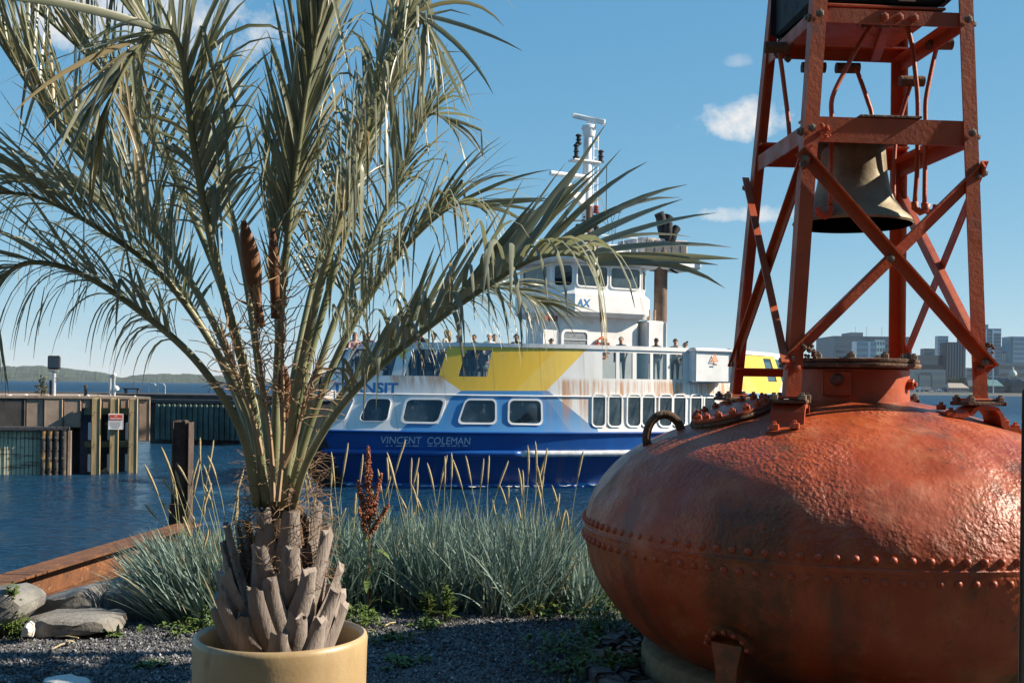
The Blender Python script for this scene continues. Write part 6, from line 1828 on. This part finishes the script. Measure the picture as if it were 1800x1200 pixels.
for i in range(110):
    y = gr.uniform(7.3, 8.6); px = gr.uniform(292, 430) + (y - 7.3) * 10
    x = (px - 900) / FPX * y
    e = ground_edge(x); z = -.02 if y < e else -.02 - (y - e) * .4
    ed = max(0, (345 - px) / 60)
    tuft(b, x, y, z, 32, .34, .62, .34, (-.20 - .45 * ed + gr.uniform(-.15, .15), -.08), .10)
    if px > 300 and gr.random() < .22: STALKS.append((x, y, z))
gl = b.build('beach_grass', M_GRASS, smooth=True); tag(gl, 'blue green beach grass leaning left beside the pot and rocks', kind='stuff')
# flowering stalks: every one on its own
k = NT('straw_seed_head'); k.fin(k.mix(k.noise(60, 4), (.28, .21, .10), (.52, .43, .25)), .85, k.bump(k.noise(140, 2), 1, .006)); M_SEED = k.m
k = NT('straw_stem'); k.fin(k.mix(k.noise(10, 3), (.22, .24, .11), (.36, .33, .17)), .7); M_STEM = k.m
gr.shuffle(STALKS)
def stalk(base, top, label, group):
    t = thing('grass_stalk', label, 'grass stalk', base, group=group)
    base, top = Vector(base), Vector(top)
    d = top - base; bend = V(gr.uniform(-.05, .05), gr.uniform(-.03, .03), 0)
    pts = catmull([base, base + d * .5 + bend, base + d * .82 + bend * .7, top], 16)
    MB().tube(pts[:12], lambda u: .0032 - .0012 * u, 5).build('stem', M_STEM, t)
    MB().tube(pts[10:], lambda u: .0075 * (math.sin(min(1, .12 + u) * 2.6) ** .6) + .0015 if u < .98 else .001, 7).build('seed_head', M_SEED, t, smooth=True)
n_ = 0
for x, y, z in STALKS:
    if n_ >= 78: break
    left = x / y * FPX + 900 < 520
    H = gr.uniform(.62, 1.22)
    stalk((x, y, z), (x + gr.uniform(-.34, .26), y + gr.uniform(-.15, .15), z + H),
          'straw coloured seed stalk rising from the grass left of the palm' if left else 'straw coloured seed stalk rising from the grass in front of the ferry',
          'seed stalks left of the palm' if left else 'seed stalks before the ferry')
    n_ += 1
for a, c in (((388, 935), (310, 812)), ((392, 950), (283, 838)), ((372, 940), (254, 884)), ((375, 930), (280, 878)), ((395, 930), (352, 768)), ((400, 930), (365, 800)), ((380, 930), (308, 826))):
    p = at(a[0], a[1] + 60, 8.0); q = at(c[0], c[1], 8.0)
    stalk(p, q, 'straw coloured seed stalk rising from the grass left of the palm', 'seed stalks left of the palm')
# curly dock with rusty seed spike
dk = at(646, 1060, 7.7); dt = at(647, 785, 7.7)
dock = thing('dock_plant', 'rust red dock plant with tall seed spike in the grass right of the palm', 'dock plant', V(dk.x, dk.y, 0))
k = NT('dock_seed_rust'); k.fin(k.mix(k.noise(40, 4), (.20, .055, .025), (.40, .15, .07)), .85); M_DSEED = k.m
k = NT('dock_stem'); k.fin(k.mix(k.noise(10, 4), (.20, .09, .04), (.30, .16, .07)), .7); M_DSTEM = k.m
k = NT('weed_green'); k.fin(k.mix(k.noise(14, 4), (.055, .10, .02), (.15, .22, .045)), .6, None, None, .4); M_WEED = k.m
H = dt.z
MB().tube([V(dk.x, dk.y, -.02), V(dk.x + .01, dk.y, H * .5), V(dt.x, dk.y, H)], lambda u: .009 - .006 * u, 7).build('stem', M_DSTEM, dock)
dr = random.Random(6)
def seeds(b, A, B_, n, spread):
    for i in range(n):
        u = dr.random(); p = A.lerp(B_, u); r_ = spread * (1 - u) ** .6 * dr.random() ** .5 + .004
        a = dr.uniform(0, 6.283); p = p + V(math.cos(a) * r_, math.sin(a) * r_, dr.uniform(-.01, .01)); s_ = dr.uniform(.004, .0085)
        q = V(dr.gauss(0, 1), dr.gauss(0, 1), dr.gauss(0, 1)).normalized(); u_ = q.orthogonal() * s_; v_ = q.cross(u_)
        b.add([p + u_, p + v_, p - u_, p - v_, p + q * s_, p - q * s_], [(0, 1, 4), (1, 2, 4), (2, 3, 4), (3, 0, 4), (1, 0, 5), (2, 1, 5), (3, 2, 5), (0, 3, 5)])
for q, (A, B_, n, sp) in enumerate(((V(dk.x, dk.y, H * .52), V(dt.x, dk.y, H), 520, .045), (V(dk.x, dk.y, H * .5), V(dk.x - .075, dk.y - .02, H * .80), 260, .028), (V(dk.x, dk.y, H * .52), V(dk.x + .085, dk.y, H * .84), 260, .03), (V(dk.x, dk.y, H * .46), V(dk.x + .14, dk.y - .02, H * .66), 160, .022), (V(dk.x, dk.y, H * .44), V(dk.x - .06, dk.y - .05, H * .64), 140, .022))):
    b = MB(); b.tube([A, A.lerp(B_, .5), B_], .003, 4); seeds(b, A.lerp(B_, .12), B_, n, sp); b.build('seed_spike', M_DSEED, dock)
def leaf(b, P, d, L, W, droop=.6, n=5):
    d = d.normalized(); p = P.copy(); side = d.cross(V(0, 0, 1))
    side = side.normalized() if side.length > 1e-3 else V(1, 0, 0)
    vs = []
    for i in range(n + 1):
        u = i / n; hw = W * .5 * math.sin(min(1, .08 + u) * 2.9) ** .8 if u < 1 else .0005
        hw = max(.0005, hw); up_ = side.cross(d) * hw * .3
        vs += [p - side * hw + up_, p, p + side * hw + up_]
        d = (d + V(0, 0, -1) * droop / n).normalized(); p = p + d * (L / n)
    b.add(vs, [f for i in range(n) for f in ((i * 3, i * 3 + 1, i * 3 + 4, i * 3 + 3), (i * 3 + 1, i * 3 + 2, i * 3 + 5, i * 3 + 4))])
for i in range(7):
    b = MB(); a = i * 2.4; leaf(b, V(dk.x, dk.y, .08 + .07 * i), V(math.cos(a), math.sin(a), .9), .22, .045, 1.6); b.build('leaf', M_WEED, dock, smooth=True)
# weeds
def weed(px, py, h, n, label, kind='bushy', D=None, w=.13, mat=None):
    p = atz(px, py, 0.0) if D is None else at(px, py, D)
    t = thing('weed', label, 'weed', p, group=None)
    r2 = random.Random(int(px * 7 + py)); b = MB(); st = MB()
    for i in range(n):
        if kind == 'tall':
            top = p + V(r2.uniform(-.03, .03), r2.uniform(-.03, .03), h * r2.uniform(.7, 1)); q0 = p + V(r2.uniform(-w, w) * .3, r2.uniform(-w, w) * .3, 0)
            st.tube([q0, q0.lerp(top, .5), top], .0025, 4)
            for j in range(13):
                u = .15 + .85 * j / 12; a = j * 2.4; leaf(b, q0.lerp(top, u), V(math.cos(a), math.sin(a), .8), .075 * (1.1 - .4 * u), .017, .7, 3)
        else:
            q0 = p + V(r2.gauss(0, w * .55), r2.gauss(0, w * .55), 0)
            top = q0 + V(r2.uniform(-.5, .5) * h, r2.uniform(-.5, .5) * h, h * r2.uniform(.35, 1))
            st.tube([q0, q0.lerp(top, .6) + V(0, 0, .01), top], .002, 4)
            for j in range(7):
                u = r2.uniform(.25, 1); leaf(b, q0.lerp(top, u), V(r2.gauss(0, 1), r2.gauss(0, 1), r2.uniform(.1, .9)), r2.uniform(.03, .06), r2.uniform(.018, .03), .6, 3)
    st.build('stem', M_WEED, t)['kind'] = 'stuff'; b.build('foliage', mat or M_WEED, t)['kind'] = 'stuff'
    return t
weed(637, 1100, .16, 26, 'bright green leafy weed just right of the pot rim')
weed(752, 1085, .20, 8, 'taller slender leaved green weed at the grass edge, sunlit', 'tall')
weed(786, 1095, .27, 9, 'tallest slender leaved green weed at the middle of the grass edge', 'tall', w=.1)
weed(750, 1102, .07, 14, 'low green weed on the lit gravel before the grass')
weed(678, 1130, .09, 12, 'small weed on the shadow edge right of the pot')
weed(700, 1165, .05, 14, 'flat dark weed on shaded gravel right of the pot', w=.16)
weed(1010, 1150, .14, 34, 'spreading green weed in the shade left of the brick edging', w=.22)
weed(1055, 1120, .24, 34, 'taller green weed against the bricks under the buoy', w=.16)
weed(1075, 1185, .16, 34, 'dark green weed at the near end of the brick edging', w=.2)
weed(985, 1180, .08, 24, 'low green weed on shaded gravel farthest from the bricks', w=.2)
weed(1060, 1075, .16, 26, 'green weed under the beach grass beside the buoy body', w=.25)
weed(950, 1085, .10, 22, 'low green weed under the beach grass near the middle', w=.25)
weed(372, 1112, .16, 26, 'yellow green weed at the foot of the left grass beside the pot', w=.16)
weed(318, 1112, .09, 18, 'low green weed under the left grass clump', w=.2)
weed(135, 1112, .09, 20, 'small green weed growing against the long flat rock', w=.12)
weed(182, 1116, .07, 16, 'low green weed right of the long flat rock', w=.12)
weed(22, 1122, .33, 30, 'grey green feathery weed growing at the left rock', 'tall', w=.3)
weed(268, 1170, .025, 10, 'tiny weed in the sunlit streak of gravel', w=.05)
# rocks: angular armour stone
def m_rock(nm, c1, c2):
    k = NT(nm); col = k.mix(k.ramp(k.noise(4, 8, .65), .3, .7), c1, c2)
    col = k.mix(k.math('MULTIPLY', k.ramp(k.noise(14, 8, .7), .55, .7), .5), col, tuple(x * .45 for x in c1))
    col = k.mix(k.math('MULTIPLY', k.ramp(k.noise(9, 6, .7), .62, .7), .5), col, (.5, .47, .42))
    return k.fin(col, .85, k.bump(k.noise(22, 8, .65), .7, .02))
M_R1, M_R2, M_R3 = m_rock('grey_stone', (.13, .125, .115), (.24, .23, .21)), m_rock('warm_grey_stone', (.17, .155, .135), (.27, .25, .22)), m_rock('white_stone', (.60, .57, .52), (.75, .72, .67))
def rock(poly, D, depth, mat, label, name='rock', seed=0, zmin=None):
    # outline seen from the front (pixels at depth D), given real thickness with bevelled, broken faces
    rr = random.Random(seed)
    P = [at(x, y, D) for x, y in poly]; c = sum(P, V(0, 0, 0)) / len(P)
    rows = []
    dense = []
    for i in range(len(P)):
        a, e = P[i], P[(i + 1) % len(P)]
        for q in range(3): dense.append(a.lerp(e, q / 3))
    for dy, sc_ in ((-.02, .55), (.0, .82), (.05, .97), (depth * .35, 1.02), (depth * .7, .94), (depth, .6)):
        rows.append([c + (p - c) * sc_ + V(0, dy, 0) + V(noise.noise(p * 9 + V(seed, dy * 5, 0)), noise.noise(p * 9 + V(7, seed, dy)), noise.noise(p * 7 + V(dy * 3, 3, seed))) * .022 for p in dense])
    b = MB(); b.grid(rows, closed=True); n = len(dense)
    b.f.append(list(range(n - 1, -1, -1))); b.m.append(0); b.f.append(list(range(5 * n, 6 * n))); b.m.append(0)
    o = b.build(name, mat, smooth=28, origin=c + V(0, depth / 2, 0)); fix_normals(o); tag(o, label, 'rock')
    return o
rock([(-60, 1070), (-30, 1042), (4, 1038), (30, 1048), (41, 1062), (36, 1085), (8, 1110), (-20, 1135), (-70, 1135)], 6.8, .5, M_R1, 'big rounded grey rock cut off by the left picture edge', seed=1)
rock([(47, 1066), (75, 1052), (115, 1044), (140, 1034), (153, 1035), (163, 1046), (171, 1068), (172, 1095), (60, 1098)], 7.3, .5, M_R1, 'dark pointed grey rock standing behind the long flat rock', seed=2)
rock([(171, 1062), (182, 1042), (205, 1038), (240, 1044), (262, 1052), (270, 1080), (268, 1105), (172, 1105)], 7.4, .5, M_R1, 'grey rock half hidden by the leaning grass', seed=3)
rock([(38, 1096), (60, 1090), (120, 1089), (178, 1091), (192, 1097), (196, 1112), (165, 1118), (110, 1121), (60, 1127), (36, 1127)], 6.85, .5, M_R2, 'long flat pale rock along the gravel edge', seed=4)
rock([(33, 1124), (40, 1108), (46, 1092), (50, 1091), (56, 1098), (55, 1112), (50, 1124)], 6.72, .08, M_R3, 'small white upright stone before the long flat rock', seed=5)
rock([(62, 1210), (72, 1195), (84, 1192), (100, 1191.5), (112, 1194), (128, 1196.5), (141, 1199), (150, 1212)], 5.75, .16, M_R3, 'white stone at the bottom picture edge in the shaded gravel', seed=6)
# bigger stones holding up the bank, mostly under the grass and at the waterline
for i, (px, y, D, s_, lab) in enumerate(((90, 1078, 9.2, .38, 'low armour stone under the rusty beam at the far left'), (250, 1060, 9.4, .35, 'low armour stone under the rusty beam behind the grass'))):
    rock([(px - 40, y + 40), (px - 34, y + 4), (px - 5, y - 14 + 20), (px + 26, y + 8), (px + 40, y + 40)], D, s_, M_R1, lab, seed=20 + i)
# straw bits on the gravel
M_STRAW = pbr('dry_straw', (.42, .34, .20), .85, .2, 30)
for i, (x0, y0, x1, y1, lab) in enumerate(((98, 1118, 138, 1120.5, 'dry straw lying before the long flat rock'), (90, 1141, 122, 1128, 'dry straw on the lit gravel at the left'), (702, 1121, 748, 1110, 'dry straw on the lit gravel right of the pot'), (645, 1107, 660, 1108, 'short dry straw beside the pot rim'), (980, 1110, 1085, 1106, 'long thin straw on the shaded gravel'), (675, 1100, 695, 1093, 'short straw under the sunlit weeds'))):
    p, q = atz(x0, y0, .022), atz(x1, y1, .022)
    tag(MB().tube([p, p.lerp(q, .5) + V(0, .01, .006), q], .005 if i != 4 else .003, 5).build('straw', M_STRAW, origin=p.copy()), lab, 'straw')
lf = atz(115, 1128, .03); b = MB(); leaf(b, lf, V(1, .2, .4), .06, .04, .8); tag(b.build('dry_leaf', M_STRAW, origin=lf), 'curled dry leaf on the gravel before the long rock', 'leaf')
# rusty beam and steel pile
def m_rusty(nm, c1, c2, c3):
    k = NT(nm); col = k.mix(k.ramp(k.noise(6, 8, .7), .3, .7), c1, c2); col = k.mix(k.ramp(k.noise(15, 7, .75), .55, .68), col, c3)
    return k.fin(col, .9, k.bump(k.noise(40, 7, .7), .8, .008))
M_RB = m_rusty('flaking_orange_rust', (.08, .035, .018), (.20, .075, .025), (.38, .16, .045))
M_RP = m_rusty('dark_brown_rust', (.045, .032, .026), (.09, .06, .045), (.16, .12, .09))
A = at(-40, 1032, 7.75); Bq = at(334, 921, 11.35)
A.z = Bq.z = (A.z + Bq.z) / 2
hor = (Bq - A).normalized(); sd = V(hor.y, -hor.x, 0)
beam = thing('steel_beam', 'rusty orange I beam running from the left edge to the steel pile', 'beam', A)
MB().bar(A, Bq, .26, .018, V(0, 0, 1), bev=.003).build('top_flange', M_RB, beam)
MB().bar(A - V(0, 0, .11), Bq - V(0, 0, .11), .014, .20, V(0, 0, 1)).build('web', M_RB, beam)
MB().bar(A - V(0, 0, .22), Bq - V(0, 0, .22), .26, .018, V(0, 0, 1), bev=.003).build('bottom_flange', M_RB, beam)
pt = at(322, 738, 11.5); pw = .195
pile = thing('steel_pile', 'dark rusty steel pile standing in the water behind the grass', 'steel pile', V(pt.x, 11.5, WATER))
zt = pt.z; zm = at(322, 883, 11.5).z
MB().bbox(V(pt.x - .012, 11.5, (zt + WATER - 1) / 2), (pw - .03, .18, zt - WATER + 1), .02).build('pile_core', M_RP, pile)
MB().bbox(V(pt.x + pw / 2 - .015, 11.5, (zt - .02 + WATER - 1) / 2), (.016, .20, zt - .02 - WATER + 1), .006).build('flange', M_RP, pile)
MB().bbox(V(pt.x, 11.5 - .1, (zm + WATER - 1) / 2), (pw + .01, .04, zm - WATER + 1), .008).build('lower_plate', M_RP, pile)

# ------------------------------------------------------------------ added building, unseen behind the viewer, to shade the foreground from half the sky
tb = thing('added_sky_blocker', 'added dark brick building behind the viewpoint, unseen, blocking part of the sky', 'building', (-6, -7, 0))
M_TB = pbr('sky_blocker_brick', (.10, .065, .05), .9, .3, 2, .3, 20, .01)
MB().bbox(V(0, -5, 5.5), (64, 10, 11), .05).build('wall', M_TB, tb, local=True)
MB().bbox(V(0, -5, 11.2), (65, 11, .5), .05).build('roof', M_CONCD, tb, local=True)
for i in range(14):
    for z in (2.0, 6.4):
        MB().bbox(V(-29 + i * 4.4, .02, z), (2.6, .12, 2.6), .02).build('window', CM['pane'], tb, local=True)

# ------------------------------------------------------------------ harbour haze
b = MB(); b.box((0, 2150, 43.5), (5200, 4420, 94))
hm = bpy.data.materials.new('thin_haze'); hm.use_nodes = True
hn = hm.node_tree; hn.nodes.clear()
ho = hn.nodes.new('ShaderNodeOutputMaterial'); hv = hn.nodes.new('ShaderNodeVolumePrincipled')
hv.inputs['Color'].default_value = (.80, .90, 1.0, 1); hv.inputs['Density'].default_value = .00005; hv.inputs['Anisotropy'].default_value = .0
hn.links.new(hv.outputs[0], ho.inputs['Volume'])
hz_ = b.build('haze', hm); tag(hz_, kind='stuff')
sc.cycles.volume_bounces = 0

# foam along the ferry's waterline
b = MB(); wf = random.Random(12)
for i in range(420):
    s_ = wf.uniform(-10.9, 10.5); off = abs(wf.gauss(0, .22)) + .02
    if noise.noise(V(s_ * .9, 0, 3)) < -.05 and wf.random() < .8: continue
    p = FM @ fsurf(s_, .0, -1, off); r_ = wf.uniform(.02, .09)
    n_ = 7; b.add([V(p.x + math.cos(a) * r_ * wf.uniform(1.2, 2.4), p.y + math.sin(a) * r_ * wf.uniform(.4, 1), WATER + .07 + wf.uniform(0, .03)) for a in [q * 2 * math.pi / n_ for q in range(n_)]], [tuple(range(n_))])
wk = b.build('wake_foam', pbr('white_foam', (.7, .74, .76), .8, .1, 10)); tag(wk, 'thin white foam along the ferry waterline', kind='stuff')
